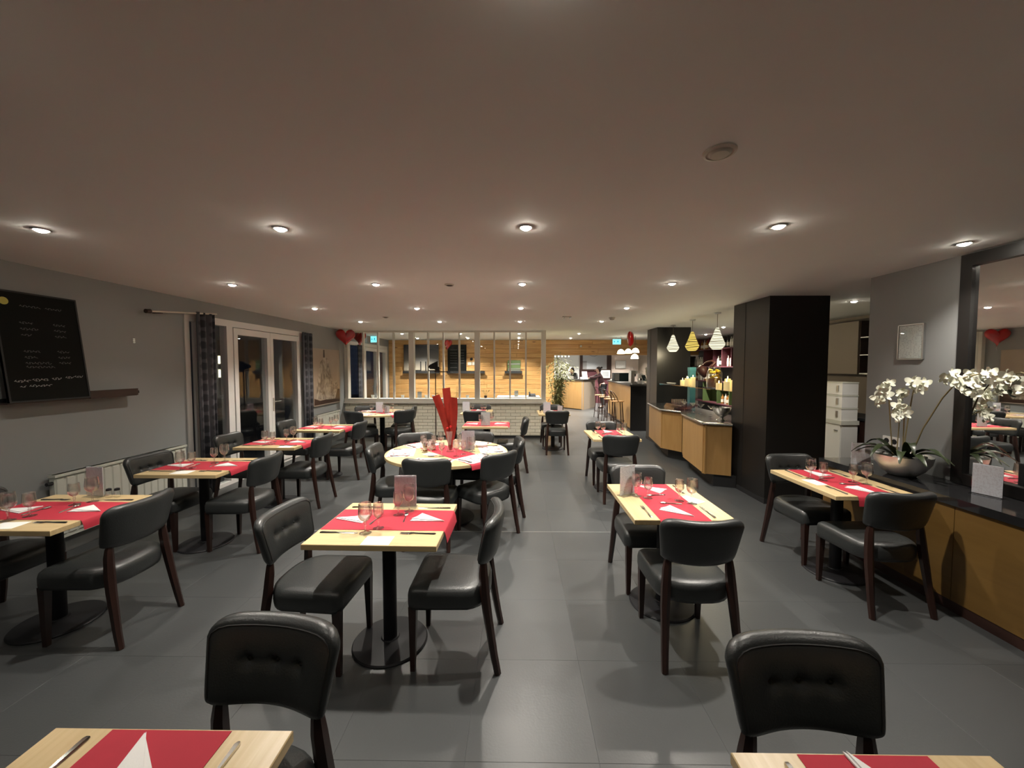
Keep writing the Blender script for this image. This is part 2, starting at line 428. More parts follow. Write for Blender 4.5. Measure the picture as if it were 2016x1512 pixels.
floor = struct(MB().box(XL-0.1, XF+0.1, YB-0.1, YEND+0.1, -0.06, -0.0015).obj('floor', 'grout'), 'dark grey tiled restaurant floor', 'floor')
PT = 0.572; X0, Y0 = 0.35, 2.133
cells = []
i0 = int(math.floor((XL - X0)/PT)); i1 = int(math.ceil((XF - X0)/PT))
j0 = int(math.floor((YB - Y0)/PT)); j1 = int(math.ceil((YEND - Y0)/PT))
for i in range(i0, i1):
    for j in range(j0, j1):
        cells.append((i, j, X0 + i*PT, Y0 + j*PT))
def tile_vis(c):
    x, y = c[2] + PT/2, c[3] + PT/2
    if y < 0.6 or abs(x) > 1.38*y + 0.4: return 1e6 + y
    return math.hypot(x, y)
cells.sort(key=tile_vis)
gap = 0.0004
def tile_mb(x0, y0, x1, y1):
    b = 0.0005
    r = lambda d, z: [(x0+d, y0+d, z), (x1-d, y0+d, z), (x1-d, y1-d, z), (x0+d, y1-d, z)]
    return MB().rings([r(gap, -0.0015), r(gap, -b), r(gap + b, 0.0)])
tile_me = tile_mb(0, 0, PT, PT).mesh('tile', 'tile')
rest = MB(); n_t = 0
for i, j, x, y in cells:
    x1, y1 = min(x + PT, XF), min(y + PT, YEND); xs, ys = max(x, XL), max(y, YB)
    if x1 - xs < 0.02 or y1 - ys < 0.02: continue
    full = xs == x and ys == y and x1 == x + PT and y1 == y + PT
    if n_t < 290 and tile_vis((i, j, x, y)) < 1e6:
        n_t += 1
        if full: link('tile', tile_me, floor, (x, y, 0))
        else: tile_mb(xs, ys, x1, y1).obj('tile', 'tile', floor)
    else:
        t = tile_mb(xs, ys, x1, y1); rest.add(t.v, t.f)
o = rest.obj('tile_field', 'tile', floor); o['kind'] = 'stuff'
MB().box(-2.75, 1.30, 3.846, 3.852, -0.003, 0.0012).obj('joint_strip', 'strip', floor)['label'] = 'pale metal joint strip across the floor'

struct(MB().box(XL-0.15, XF+0.15, YB-0.15, YEND+0.15, CEIL, CEIL+0.12).obj('ceiling', 'ceiling'), 'smooth pale painted ceiling', 'ceiling')

# left wall with its two glazed doors cut out
D1 = (4.70, 7.30, 2.34); D2 = (9.22, 12.10, 2.31)
w = MB()
w.box(XL-0.15, XL, YB, D1[0], 0, CEIL); w.box(XL-0.15, XL, D1[0], D1[1], D1[2], CEIL)
w.box(XL-0.15, XL, D1[1], D2[0], 0, CEIL); w.box(XL-0.15, XL, D2[0], D2[1], D2[2], CEIL)
w.box(XL-0.15, XL, D2[1], YPINE+0.1, 0, CEIL)
struct(w.obj('wall_left', 'wall'), 'grey painted wall along the left side', 'wall')
struct(MB().box(XR, XR+0.12, YB, 3.78, 0, CEIL).obj('wall_right', 'wall'), 'grey painted wall on the right behind the ledge', 'wall')
struct(MB().box(XR+0.12, XF, 3.66, 3.78, 0, CEIL).obj('wall_alcove', 'taupe'), 'taupe wall closing the service alcove', 'wall')
struct(MB().box(XF, XF+0.12, 3.66, YEND, 0, CEIL).obj('wall_bar', 'taupe'), 'taupe wall behind the bar', 'wall')
struct(MB().box(XL-0.15, XF, YB-0.12, YB, 0, CEIL).obj('wall_near', 'wall'), 'grey wall behind the viewer', 'wall')
struct(MB().box(0.9, XF, YEND, YEND+0.12, 0, CEIL).obj('wall_reception', 'pinkwall'), 'pale wall behind the reception desk', 'wall')
struct(MB().box(0.9, 1.02, YPINE+0.12, YEND, 0, CEIL).obj('wall_reception_left', 'paleblue'), 'pale side wall of the reception area', 'wall')
struct(MB().box(XL, XR+0.1, 0, 0.012, 0, 0.09).obj('baseboard_near', 'blackmat', loc=(0, YB, 0)), 'dark baseboard behind the viewer')

# pine plank wall at the back, with a plank fascia over the reception opening
OPX = 1.18; FZ = 2.05
pw = MB(); pw.box(XL-0.15, OPX, YPINE+0.02, YPINE+0.14, 0, CEIL); pw.box(OPX, XF, YPINE+0.02, YPINE+0.14, FZ, CEIL)
pine = struct(pw.obj('wall_back', 'pine'), 'golden pine plank wall beyond the glazed partition', 'wall')
rg = random.Random(5)
ph = 0.1405; z = 0.0; row = 0
while z < CEIL - 0.01:
    z1 = min(z + ph, CEIL)
    xe = OPX if z < FZ - 0.05 else XF
    cuts = [XL]; x = XL + rg.uniform(0.8, 2.2)
    while x < xe - 0.5: cuts.append(x); x += rg.uniform(1.7, 2.5)
    cuts.append(xe)
    for a, b in zip(cuts[:-1], cuts[1:]):
        d = rg.uniform(0.0, 0.003)
        MB().rings([[(a+.001, YPINE+.021, z+.001), (b-.001, YPINE+.021, z+.001), (b-.001, YPINE+.021, z1-.001), (a+.001, YPINE+.021, z1-.001)],
                    [(a+.001, YPINE+.006-d, z+.002), (b-.001, YPINE+.006-d, z+.002), (b-.001, YPINE+.006-d, z1-.002), (a+.001, YPINE+.006-d, z1-.002)],
                    [(a+.005, YPINE-d, z+.006), (b-.005, YPINE-d, z+.006), (b-.005, YPINE-d, z1-.006), (a+.005, YPINE-d, z1-.006)]]
                   ).obj('plank', 'pine', pine)
    z = z1; row += 1

# low painted-brick partition with a glazed timber screen on top
PX0, PX1, SZ = XL, 0.68, 0.815
part = struct(MB().box(PX0, PX1, YPART+0.012, YPART+0.168, 0.0, SZ).obj('wall_partition', 'mortar'), 'low white brick partition with a glazed white screen', 'partition')
MB().box(PX0, PX1+0.002, YPART+0.004, YPART+0.176, 0, 0.045).obj('plinth', 'blackmat', part)['label'] = 'black plinth strip'
bh, bl = 0.0755, 0.232
nrow = int(round((SZ - 0.045)/bh)); bh = (SZ - 0.045)/nrow
bm_ = {}
def brick_me(l):
    k = round(l, 3)
    if k not in bm_:
        g = .004; e = .004
        r = lambda d, y: [(g+d, y, g+d), (l-g-d, y, g+d), (l-g-d, y, bh-g-d), (g+d, y, bh-g-d)]
        bm_[k] = MB().rings([r(0, .014), r(0, e), r(e, 0)]).mesh('brick', 'brick')
    return bm_[k]
for r in range(nrow):
    x = PX0; first = True
    while x < PX1 - 0.01:
        l = bl/2 if (first and r % 2) else bl
        first = False
        if x + l > PX1: l = PX1 - x
        if l > 0.03: link('brick', brick_me(l), part, (x, YPART + rg.uniform(-0.002, 0.002), 0.045 + r*bh))
        x += l
MB().box(PX0, PX1+0.03, YPART-0.06, YPART+0.24, SZ, SZ+0.035).box(PX0, PX1, YPART-0.02, YPART+0.2, SZ+0.035, 0.925).obj('sill', 'white_paint', part)
MB().box(PX0, PX1, YPART+0.03, YPART+0.15, 2.492, CEIL).obj('head_rail', 'white_paint', part)
thick = [(-4.10, -4.02), (-2.568, -2.447), (-1.006, -0.886), (0.573, 0.680)]
thin = [-3.665, -3.315, -2.941, -2.115, -1.752, -1.373, -0.542, -0.168, 0.209]
for a, b in thick: MB().box(a, b, YPART+0.02, YPART+0.16, 0.925, 2.492).obj('post', 'white_paint', part)
for c in thin: MB().box(c-0.018, c+0.018, YPART+0.05, YPART+0.13, 0.925, 2.492).obj('glazing_bar', 'white_paint', part)
edges = []
for k in range(3):
    cs = [thick[k][1]] + [c for c in thin if thick[k][1] < c < thick[k+1][0]] + [thick[k+1][0]]
    edges += list(zip(cs[:-1], cs[1:]))
for a, b in edges: MB().box(a, b, YPART+0.088, YPART+0.092, 0.925, 2.492).obj('pane', 'pane', part)

# ------------------------------------------------------------------ glazed doors in the left wall
def glazed(name, y0, y1, ztop, bars, leaves, label, low):
    """white frame in the wall plane; leaves = [(y0,y1,handle)] opening sashes, bars = fixed uprights"""
    fr = MB(); x0, x1 = XL-0.09, XL+0.012
    fr.box(x0, x1, y0, y0+0.07, 0, ztop); fr.box(x0, x1, y1-0.07, y1, 0, ztop); fr.box(x0, x1, y0+0.07, y1-0.07, ztop-0.09, ztop)
    fr.box(x0, x1, y0+0.07, y1-0.07, 0, 0.05)
    for a, b in bars: fr.box(x0, x1, a, b, 0.05, ztop-0.09)
    t = struct(fr.obj(name, 'pvc'), label, 'window')
    for a, b, hy in leaves:
        lf = MB(); s = 0.075; zb, zt = 0.055, ztop-0.10; xa, xb = XL-0.07, XL+0.025
        lf.box(xa, xb, a, a+s, zb, zt); lf.box(xa, xb, b-s, b, zb, zt); lf.box(xa, xb, a+s, b-s, zt-s-.02, zt); lf.box(xa, xb, a+s, b-s, zb, zb+low)
        p = lf.obj('door_leaf', 'pvc', t)
        MB().box(XL-0.03, XL-0.022, a+s, b-s, zb+low, zt-s-.02).obj('pane', 'pane', p)
        if hy is not None:
            h = MB(); h.box(XL+0.025, XL+0.034, hy-0.014, hy+0.014, 0.94, 1.16); h.tube([(XL+0.03, hy, 1.1), (XL+0.07, hy, 1.1), (XL+0.075, hy+0.12, 1.1)], 0.009, 6)
            h.obj('handle', 'brushed', p)
    return t
g1 = glazed('window_1', D1[0], D1[1], D1[2], [(5.385, 5.50)], [(5.505, 6.315, None), (6.32, 7.16, 6.36)], 'white framed glazed double door with sidelight in left wall', 0.14)
MB().box(XL-0.03, XL-0.022, 4.78, 5.385, 0.05, 2.25).obj('pane', 'pane', g1)
MB().box(XL-0.03, XL+0.03, 4.845, 4.885, 0.05, 2.25).obj('sash_stile', 'pvc', g1)
MB().box(XL-0.09, XL+0.012, 7.16, 7.23, 0.05, 2.25).obj('jamb_infill', 'pvc', g1)
g2 = glazed('window_2', D2[0], D2[1], D2[2], [(10.18, 10.27), (11.95, 12.03)], [(10.275, 11.2, 11.1), (11.2, 11.95, None)], 'white glazed door behind the partition near the exit sign', 0.14)
MB().box(XL-0.03, XL-0.022, 9.29, 10.18, 0.05, 2.22).obj('pane', 'pane', g2)

def curtain(label, y0, y1, x, ztop, grp='patterned curtains'):
    n = 60; amp = 0.028; vs = []; fs = []
    for k in range(n+1):
        u = k/n; y = y0 + (y1-y0)*u
        xx = x + amp*math.sin(u*2*PI*max(3, round((y1-y0)/0.085))) 
        for z in (0.02, ztop*0.5, ztop): vs.append((xx + 0.008*math.sin(5*u+z), y, z))
    for k in range(n):
        for q in range(2):
            a = k*3+q; fs.append((a, a+3, a+4, a+1))
    c = MB().add(vs, fs)
    o = c.obj('curtain', 'curtain', smooth=True, angle=80)
    md = o.modifiers.new('cloth', 'SOLIDIFY'); md.thickness = 0.004
    tag(o, label, 'curtain', grp); return o
curtain('dark grey patterned curtain gathered at the near side of glazed door', 4.765, 5.06, XL+0.10, 2.365)
curtain('dark grey patterned curtain hanging beside the statue picture', 7.20, 7.56, XL+0.06, 2.33)
curtain('dark patterned curtain on the glazed door behind the partition', 9.72, 10.16, XL+0.06, 2.24)
t = thing('curtain_rod', 'short pale curtain rod with end cap above the near curtain', 'curtain rod', (0, 0, 0))
MB().tube([(XL+0.10, 4.17, 2.285), (XL+0.10, 5.10, 2.378)], 0.011, 8).obj('rod', 'plastic', t, True)
MB().tube([(XL+0.10, 4.12, 2.28), (XL+0.10, 4.17, 2.285)], 0.024, 10).obj('end_cap', 'rust', t, True)
MB().box(XL, XL+0.10, 4.30, 4.32, 2.28, 2.31).obj('bracket', 'rust', t)

# outside, seen dark through the panes
struct(MB().box(-16, XL-0.16, 1.0, 24, -0.2, -0.06).obj('floor_terrace', 'ext_ground'), 'dark terrace paving outside the glazed doors', 'terrace')
tag(MB().box(-5.35, -5.10, 8.02, 8.34, -0.06, 2.6).obj('terrace_post', 'ext_pale'), 'pale square post standing outside the right leaf of the glazed door', 'post')
tag(MB().box(-5.35, -5.10, 8.62, 8.95, -0.06, 2.6).obj('terrace_post', 'ext_pale'), 'second pale post outside the glazed door, nearer its right edge', 'post')
t = thing('far_house', 'dark house across the terrace with two lit windows', 'house', (-12.5, 14.5, -0.2))
MB().box(-3, 0, -5, 6, 0, 4.2).obj('wall', 'ext_wall', t)
MB().prism([(-3.3, -5.3), (0.3, -5.3), (0.3, 6.3), (-3.3, 6.3)], 4.2, 4.4).obj('roof', 'blackmat', t)
for zc in (1.60, 2.17):
    f = MB().box(-0.02, 0.03, 1.36, 2.02, zc-0.2, zc+0.2).obj('window_frame', 'ext_pale', t)
    MB().box(0.03, 0.04, 1.40, 1.98, zc-0.16, zc+0.16).obj('window_glow', 'litwindow', f)

# ------------------------------------------------------------------ pillars
for (ya, yb, lab) in ((4.69, 5.45, 'tall black square pillar nearest the viewer beside the bar'), (8.38, 9.02, 'black pillar at the far end of the bar counter')):
    t = thing('pillar', lab, 'pillar', ((3.03+3.745)/2, (ya+yb)/2, 0), 0, 'black bar pillars')
    hx, hy = (3.745-3.03)/2, (yb-ya)/2
    MB().box(-hx, hx, -hy, hy, 0, CEIL).obj('cladding', 'black', t)
    MB().box(-hx-0.004, hx+0.004, -hy-0.004, hy+0.004, 0, 0.06).obj('foot_strip', 'blackmat', t)
    MB().box(-hx-0.003, -hx, 0.1, 0.104, 0.06, CEIL-0.002).obj('panel_joint', 'blackmat', t)

# ------------------------------------------------------------------ ceiling lamps
ringm = MB().lathe([(0.034, 0.0), (0.045, 0.0), (0.046, -0.004), (0.040, -0.008), (0.034, -0.006), (0.033, 0.006)], 24).mesh('trim_ring', 'brushed', True)
lensm = MB().lathe([(0.002, -0.020), (0.014, -0.018), (0.026, -0.012), (0.033, -0.003)], 20).mesh('lens', 'lens', True)
def lamp_data(power, blend=0.85, ang=116):
    d = bpy.data.lights.new('spot', 'SPOT'); d.energy = power; d.color = SPOT_COL
    d.spot_size = math.radians(ang); d.spot_blend = blend; d.shadow_soft_size = 0.025
    return d
def downlight(x, y, label, data, group='recessed ceiling spotlights'):
    t = thing('ceiling_spotlight', label, 'spotlight', (x, y, CEIL), 0, group)
    link('trim_ring', ringm, t); link('lens', lensm, t)
    l = bpy.data.objects.new('bulb', data); COL.objects.link(l); l.parent = t; l.location = (0, 0, -0.02)
    return t
rows = [(2.385, 'first'), (3.985, 'second'), (5.61, 'third'), (7.25, 'fourth'), (9.87, 'fifth'), (11.42, 'sixth')]
cols = [(-2.95, 'leftmost column'), (-1.455, 'second column from left'), (0.053, 'middle column'), (1.58, 'right column')]
D_main = lamp_data(SPOT_W); D_back = lamp_data(SPOT_W*2.1); D_left = lamp_data(SPOT_W*0.26)
for y, rn in rows:
    for x, cn in cols:
        downlight(x, y, f'recessed ceiling spotlight in the {rn} row, {cn}', D_back if y > 8 else (D_left if (x < -2 and y < 4.5) else D_main))
D_near = lamp_data(SPOT_W*0.11)
for x, cn in cols:
    downlight(x, 0.78, 'recessed ceiling spotlight overhead, just out of the view', D_near, 'spotlights overhead')
downlight(3.08, 2.73, 'recessed ceiling spotlight beside the tall mirror', lamp_data(SPOT_W*0.4))
downlight(4.37, 5.09, 'recessed ceiling spotlight in the service alcove', lamp_data(SPOT_W*0.5))
downlight(4.42, 8.34, 'small recessed spotlight over the back bar shelves', lamp_data(SPOT_W*2.4))
downlight(4.95, 10.2, 'small unseen spotlight added to brighten the back bar bottles', lamp_data(SPOT_W*2.4))  # extra lamp, added close to the shelves to brighten the bottles
for x, y in ((1.7, 14.2), (3.2, 14.2), (1.9, 16.6), (3.4, 16.6), (4.8, 15.4), (1.9, 17.5), (3.4, 17.5), (4.9, 17.4)):  # the farthest row is added to brighten the reception back wall
    downlight(x, y, 'unseen ceiling spotlight over the reception area', lamp_data(SPOT_W*(4.0 if y < 17 else 2.0)), 'reception spotlights')
downlight(3.3, 12.9, 'unseen ceiling spotlight over the reception area', lamp_data(SPOT_W*4.0), 'reception spotlights')

t = thing('ceiling_speaker', 'round cream ceiling loudspeaker nearest the viewer', 'speaker', (0.80, 1.57, CEIL))
MB().lathe([(0.062, 0.0), (0.062, -0.006), (0.050, -0.010), (0.048, -0.006)], 28).obj('rim', 'plastic', t, True)
MB().lathe([(0.048, -0.004), (0.036, -0.012), (0.034, -0.016), (0.002, -0.017)], 28).obj('grille', 'plastic', t, True)
for x, y, lab in ((-0.70, 4.01, 'small dark round ceiling vent between the first spotlight rows'), (-2.25, 6.59, 'small round ceiling vent near the statue picture')):
    t = thing('ceiling_vent', lab, 'vent', (x, y, CEIL), 0, 'small ceiling vents')
    MB().lathe([(0.05, 0), (0.05, -0.005), (0.04, -0.012), (0.038, -0.006)], 20).obj('rim', 'plastic', t, True)
    MB().lathe([(0.037, -0.005), (0.025, -0.016), (0.002, -0.018)], 20).obj('valve', 'rust', t, True)
t = thing('smoke_detector', 'white domed smoke detector on the ceiling before the bar', 'smoke detector', (1.64, 6.71, CEIL))
MB().lathe([(0.055, 0), (0.055, -0.015), (0.045, -0.02)], 20).obj('base', 'plastic', t, True)
MB().lathe([(0.044, -0.018), (0.040, -0.035), (0.025, -0.045), (0.002, -0.047)], 20).obj('cap', 'plastic', t, True)
t = thing('emergency_light', 'small twin bulb emergency light on the ceiling', 'emergency light', (0.84, 6.56, CEIL))
MB().box(-0.08, 0.08, -0.03, 0.03, -0.012, 0).obj('base', 'plastic', t)
for s in (-1, 1): MB().sphere((s*0.055, 0, -0.022), 0.016, 10, 6).obj('bulb', 'steel', t, True)
# ------------------------------------------------------------------ dining chair
def seat_outline(ins, z):
    """rounded seat plan: straight front edge, full rounded back"""
    pts = []
    hw, yf, yb = 0.222 - ins, 0.235 - ins, -0.215 + ins
    rf = max(0.045 - ins*0.5, 0.01)
    for a in range(0, 91, 15):
        t = math.radians(a); pts.append((hw - rf + rf*math.cos(t), yf - rf + rf*math.sin(t), z))
    for a in range(90, 181, 15):
        t = math.radians(a); pts.append((-hw + rf + rf*math.cos(t), yf - rf + rf*math.sin(t), z))
    ex, ey = hw, 0.16
    for k in range(1, 14):
        t = PI + PI*k/14
        c, s = math.cos(t), math.sin(t)
        pts.append((ex*math.copysign(abs(c)**0.72, c)*(1 - 0.04*abs(s)), yb + ey + ey*math.copysign(abs(s)**0.85, s), z))
    return pts
def seat_mesh():
    m = MB()
    def crown(ins, z): return seat_outline(ins, z)
    m.rings([crown(0.018, .352), crown(0.004, .360), crown(0.0, .385), crown(0.0, .430), crown(0.006, .456), crown(0.020, .470), crown(0.055, .477), crown(0.12, .480)])
    return m.mesh('seat', 'leather', True, 60)
def back_pt(u, v, side):
    """u across, v up, side +1 front (towards sitter) / -1 rear"""
    vv = v
    hw = 0.206 + 0.026*min(vv, 0.85)/0.85 - 0.012*max(0, (vv-0.85)/0.15)**2
    zt = 0.848 + 0.012*u*u - 0.036*abs(u)**9
    zb = 0.592 - 0.010*(1-u*u) + 0.020*abs(u)**10
    z = zb + (zt - zb)*vv
    y = -0.218 - 0.050*vv + 0.056*u*u
    th = 0.034*max(0.0, (1 - abs(u)**9))**0.5 * max(0.0, 1 - abs(2*vv-1)**8)**0.5
    if side > 0:
        d = 0.0
        for bu in (-0.42, 0.0, 0.42):
            d += 0.016*math.exp(-((u-bu)/0.075)**2 - ((vv-0.52)/0.075)**2)
        if abs(u) < 0.46: d += 0.006*math.exp(-((vv-0.52)/0.055)**2)
        th -= d*(1 if th > 0.02 else 0)
    ny = 1.0; nx = -0.124*u/0.2*0.2*2
    return (hw*u + side*th*nx*0.5, y + side*th*ny, z)
def back_mesh():
    us = [-1, -.985, -.95, -.88, -.78] + [-.66 + .06*k for k in range(23)] + [.78, .88, .95, .985, 1]
    vs_ = [0, .012, .04, .1, .2, .3, .38, .44, .48, .52, .56, .60, .66, .76, .86, .94, .975, .992, 1]
    m = MB(); nu, nv = len(us), len(vs_); vid = {}
    verts = []; faces = []
    def vi(i, j, s):
        if i in (0, nu-1) or j in (0, nv-1): s = 0
        k = (i, j, s)
        if k not in vid:
            vid[k] = len(verts); verts.append(back_pt(us[i], vs_[j], s if s else 1))
        return vid[k]
    for i in range(nu-1):
        for j in range(nv-1):
            faces.append((vi(i, j, 1), vi(i, j+1, 1), vi(i+1, j+1, 1), vi(i+1, j, 1)))
            faces.append((vi(i, j, -1), vi(i+1, j, -1), vi(i+1, j+1, -1), vi(i, j+1, -1)))
    return m.add(verts, faces).mesh('backrest', 'leather', True, 75)
def piping_mesh():
    pts = []
    for k in range(7): pts.append((-.93, .1 + .72*k/6))
    pts += [(-.9, .88), (-.82, .915)]
    for k in range(9): pts.append((-.7 + 1.4*k/8, .925))
    pts += [(.82, .915), (.9, .88)]
    for k in range(7): pts.append((.93, .82 - .72*k/6))
    P = []
    for u, v in pts:
        x, y, z = back_pt(u, v, 1); P.append((x, y + 0.0008, z))
    return MB().tube(P, 0.0022, 5).mesh('piping', 'piping', True)
chairP = Proto()
legF = MB().tube([(0, 0, .37), (0, 0, .30), (0, .004, 0)], [.030, .028, .018], 4, phase=PI/4).mesh('leg', 'legwood')
legB = {}
for s in (-1, 1):
    legB[s] = MB().tube([(s*.208, -.262, 0), (s*.203, -.242, .10), (s*.196, -.222, .22), (s*.190, -.203, .34), (s*.183, -.190, .44), (s*.176, -.182, .54), (s*.172, -.182, .59), (s*.170, -.184, .62)],
                        [.019, .021, .023, .026, .027, .025, .020, .010], 6, phase=PI/6).mesh('leg', 'legwood', True, 50)
butt = MB().sphere((0, 0, 0), (0.0095, 0.006, 0.0095), 10, 6).mesh('button', 'leather', True)
back_me = back_mesh()
bsub = []
for bu in (-0.42, 0.0, 0.42):
    x, y, z = back_pt(bu, .52, 1); bsub.append(('button', butt, (x, y + .002, z), None))
bsub.append(('piping', piping_mesh(), None, None))
chairP.part('seat', seat_mesh()).part('backrest', back_me, sub=bsub)
chairP.part('leg', legF, (-.188, .205, 0)).part('leg', legF, (.188, .205, 0)).part('leg', legB[-1]).part('leg', legB[1])
def chair(x, y, fx, fy, label):
    """(fx, fy) = the way the sitter would look"""
    chairP.place('dining_chair', label, 'chair', (x, y, 0), math.atan2(-fx, fy), 'black leather dining chairs')

# ------------------------------------------------------------------ tables
TZ = 0.745
def top_mesh(lx, ly, mat):
    b = 0.0025; hx, hy = lx/2, ly/2
    r = lambda d, z: [(-hx+d, -hy+d, z), (hx-d, -hy+d, z), (hx-d, hy-d, z), (-hx+d, hy-d, z)]
    return MB().rings([r(b, TZ-.032), r(0, TZ-.032+b), r(0, TZ-b), r(b, TZ)]).mesh('tabletop', mat)
LX, LY = 0.72, 0.62
base_m = MB().lathe([(.002, 0), (.220, 0), (.222, .006), (.215, .014), (.10, .022), (.055, .030), (.05, .036)], 40).mesh('base', 'metalblack', True, 30)
col_m = MB().lathe([(.040, .028), (.040, TZ-.05)], 24).mesh('column', 'metalblack', True, 30)
plate_m = MB().box(-.2, .2, -.03, .03, TZ-.052, TZ-.032).box(-.03, .03, -.2, .2, TZ-.052, TZ-.032).mesh('top_bracket', 'metalblack')
tabP = Proto().part('tabletop', top_mesh(LX, LY, 'oak')).part('column', col_m).part('base', base_m).part('top_bracket', plate_m)
def round_proto(r):
    n = 64
    tm = MB().lathe([(.002, TZ-.032), (r-.003, TZ-.032), (r, TZ-.029), (r, TZ-.003), (r-.003, TZ), (.002, TZ)], n).mesh('tabletop', 'oak', True, 30)
    bm2 = MB().lathe([(.002, 0), (.29, 0), (.292, .008), (.285, .016), (.1, .026), (.06, .036), (.05, .04)], 40).mesh('base', 'metalblack', True, 30)
    return Proto().part('tabletop', tm).part('column', MB().lathe([(.05, .03), (.05, TZ-.05)], 24).mesh('column', 'metalblack', True, 30)).part('base', bm2).part('top_bracket', plate_m)

# ------------------------------------------------------------------ tableware prototypes (bases at z = 0)
def wineglass(h, rb, rf):
    pr = [(.002, .004), (rf*.3, .0045), (rf*.95, .001), (rf, .0012), (rf*.9, .003), (rf*.3, .007), (.006, .012), (.0045, h*.22), (.0075, h*.26), (.0085, h*.29), (.0075, h*.32), (.005, h*.35),
          (.010, h*.40), (rb*.72, h*.47), (rb*.97, h*.58), (rb, h*.68), (rb*.93, h*.85), (rb*.88, h*.985), (rb*.885, h), (rb*.85, h*.995), (rb*.9, h*.85), (rb*.965, h*.68), (rb*.9, h*.56), (rb*.5, h*.45), (.002, h*.42)]
    return MB().lathe(pr, 18).mesh('wine_glass', 'goblet', True, 70)
glassL = wineglass(.172, .038, .034); glassS = wineglass(.148, .031, .031)
tumbler = MB().lathe([(.002, .004), (.026, .0), (.030, .002), (.034, .09), (.0325, .09), (.028, .008), (.002, .007)], 16).mesh('tumbler', 'glass', True, 60)
def cutlery():
    out = {}
    # knife: handle then blade, along +y, total 0.215
    def bar(ws):   # [(y, halfwidth, z0, z1)]
        m = MB(); m.rings([[(-w, y, a), (w, y, a), (w*.7, y, b), (-w*.7, y, b)] for y, w, a, b in ws]); return m
    out['knife'] = bar([(-.108, .006, .001, .005), (-.10, .008, .001, .007), (-.02, .006, .001, .006), (-.005, .005, .001, .005), (.005, .008, .001, .003), (.08, .0085, .001, .003), (.107, .002, .001, .002)]).mesh('knife', 'steel', True, 40)
    f = bar([(-.10, .004, .001, .004), (-.092, .0085, .001, .006), (-.01, .004, .002, .007), (.03, .0035, .004, .009), (.045, .010, .003, .007), (.055, .0115, .001, .004)])
    for tx in (-.0095, -.0032, .0032, .0095):
        t = bar([(.055, .0022, .001, .004), (.085, .002, .001, .004), (.102, .001, .003, .005)])
        f.add([(x+tx, y, z) for x, y, z in t.v], t.f)
    out['fork'] = f.mesh('fork', 'steel', True, 40)
    s = bar([(-.07, .003, .001, .004), (-.062, .006, .001, .005), (0, .003, .002, .006), (.03, .003, .003, .007)])
    s.sphere((0, .05, .006), (.014, .023, .006), 10, 6)
    out['spoon'] = s.mesh('spoon', 'steel', True, 60)
    return out
CUT = cutlery()
def napkin_mesh():
    m = MB()
    a = [(-.105, .0), (.085, -.075), (.095, .055)]
    b = [(-.10, .004), (.070, -.058), (.098, .030)]
    m.prism(a, 0.0005, .005); m.prism(b, .0055, .009)
    return m.mesh('napkin', 'napkin')
NAP = napkin_mesh()
def runner_mesh(L, w, over0, over1):
    """strip along x over the table top, hanging down a little at each end"""
    prof = []
    hx = L/2 + 0.004
    if over0 > 0.01: prof += [(-hx-.012, -over0, .0), (-hx-.008, -over0*.5, 0), (-hx-.004, -.012, 0), (-hx+.004, -.0005, 0)]
    else: prof += [(-hx+.01, .0, 0)]
    prof += [(-hx*.5, .0008, 0), (0, .0006, 0), (hx*.5, .0009, 0)]
    if over1 > 0.01: prof += [(hx-.004, -.0005, 0), (hx+.004, -.012, 0), (hx+.010, -over1*.5, 0), (hx+.016, -over1, 0)]
    else: prof += [(hx-.01, .0, 0)]
    m = MB(); rs = []
    for x, z, _ in prof:
        rs.append([(x, -w/2, z+.0004), (x, w/2, z+.0004), (x, w/2, z+.0016), (x, -w/2, z+.0016)])
    return m.rings(rs).mesh('table_runner', 'runner', True, 60)
# menu in a clear upright stand
MENU_H = .215
menuP = Proto()
menuP.part('stand', MB().box(-.075, .075, -.035, .035, 0, .003).box(-.076, .076, -.0035, -.0022, .003, MENU_H+.004).box(-.076, .076, .0022, .0035, .003, MENU_H+.004).mesh('stand', 'acrylic'))
menuP.part('sheet', MB().box(-.072, .072, -.0012, .0012, .006, MENU_H).mesh('sheet', 'paper'))
menuW = Proto(); menuW.parts = [menuP.parts[0]]
menuW.part('sheet', MB().box(-.072, .072, -.0012, .0012, .006, MENU_H).mesh('sheet', 'paperw'))
menuS = Proto()
menuS.part('stand', MB().box(-.05, .05, -.028, .028, 0, .003).box(-.053, .053, -.003, -.002, .003, .155).box(-.053, .053, .002, .003, .003, .155).mesh('stand', 'acrylic'))
menuS.part('sheet', MB().box(-.05, .05, -.001, .001, .005, .150).mesh('sheet', 'paperw'))
shakerP = Proto()
shakerP.part('jar', MB().lathe([(.002, 0), (.017, 0), (.019, .01), (.016, .045), (.015, .05)], 12).mesh('jar', 'glass', True)).part('cap', MB().lathe([(.0155, .05), (.0165, .052), (.015, .064), (.002, .068)], 12).mesh('cap', 'metalblack', True))
card_m = MB().box(-.075, .075, -.052, .052, 0, .0012).mesh('leaflet', 'paperw')
mat_m = None

def put(name, me, label, cat, base, local, rz_l, group):
    (cx, cy, rz) = base; lx, ly, lz = local
    c, s = math.cos(rz), math.sin(rz)
    o = link(name, me, None, (cx + c*lx - s*ly, cy + s*lx + c*ly, TZ + lz), rz + rz_l)
    tag(o, label, cat, group); return o
def putp(P, name, label, cat, base, local, rz_l, group):
    (cx, cy, rz) = base; lx, ly, lz = local
    c, s = math.cos(rz), math.sin(rz)
    return P.place(name, label, cat, (cx + c*lx - s*ly, cy + s*lx + c*ly, TZ + lz), rz + rz_l, group)

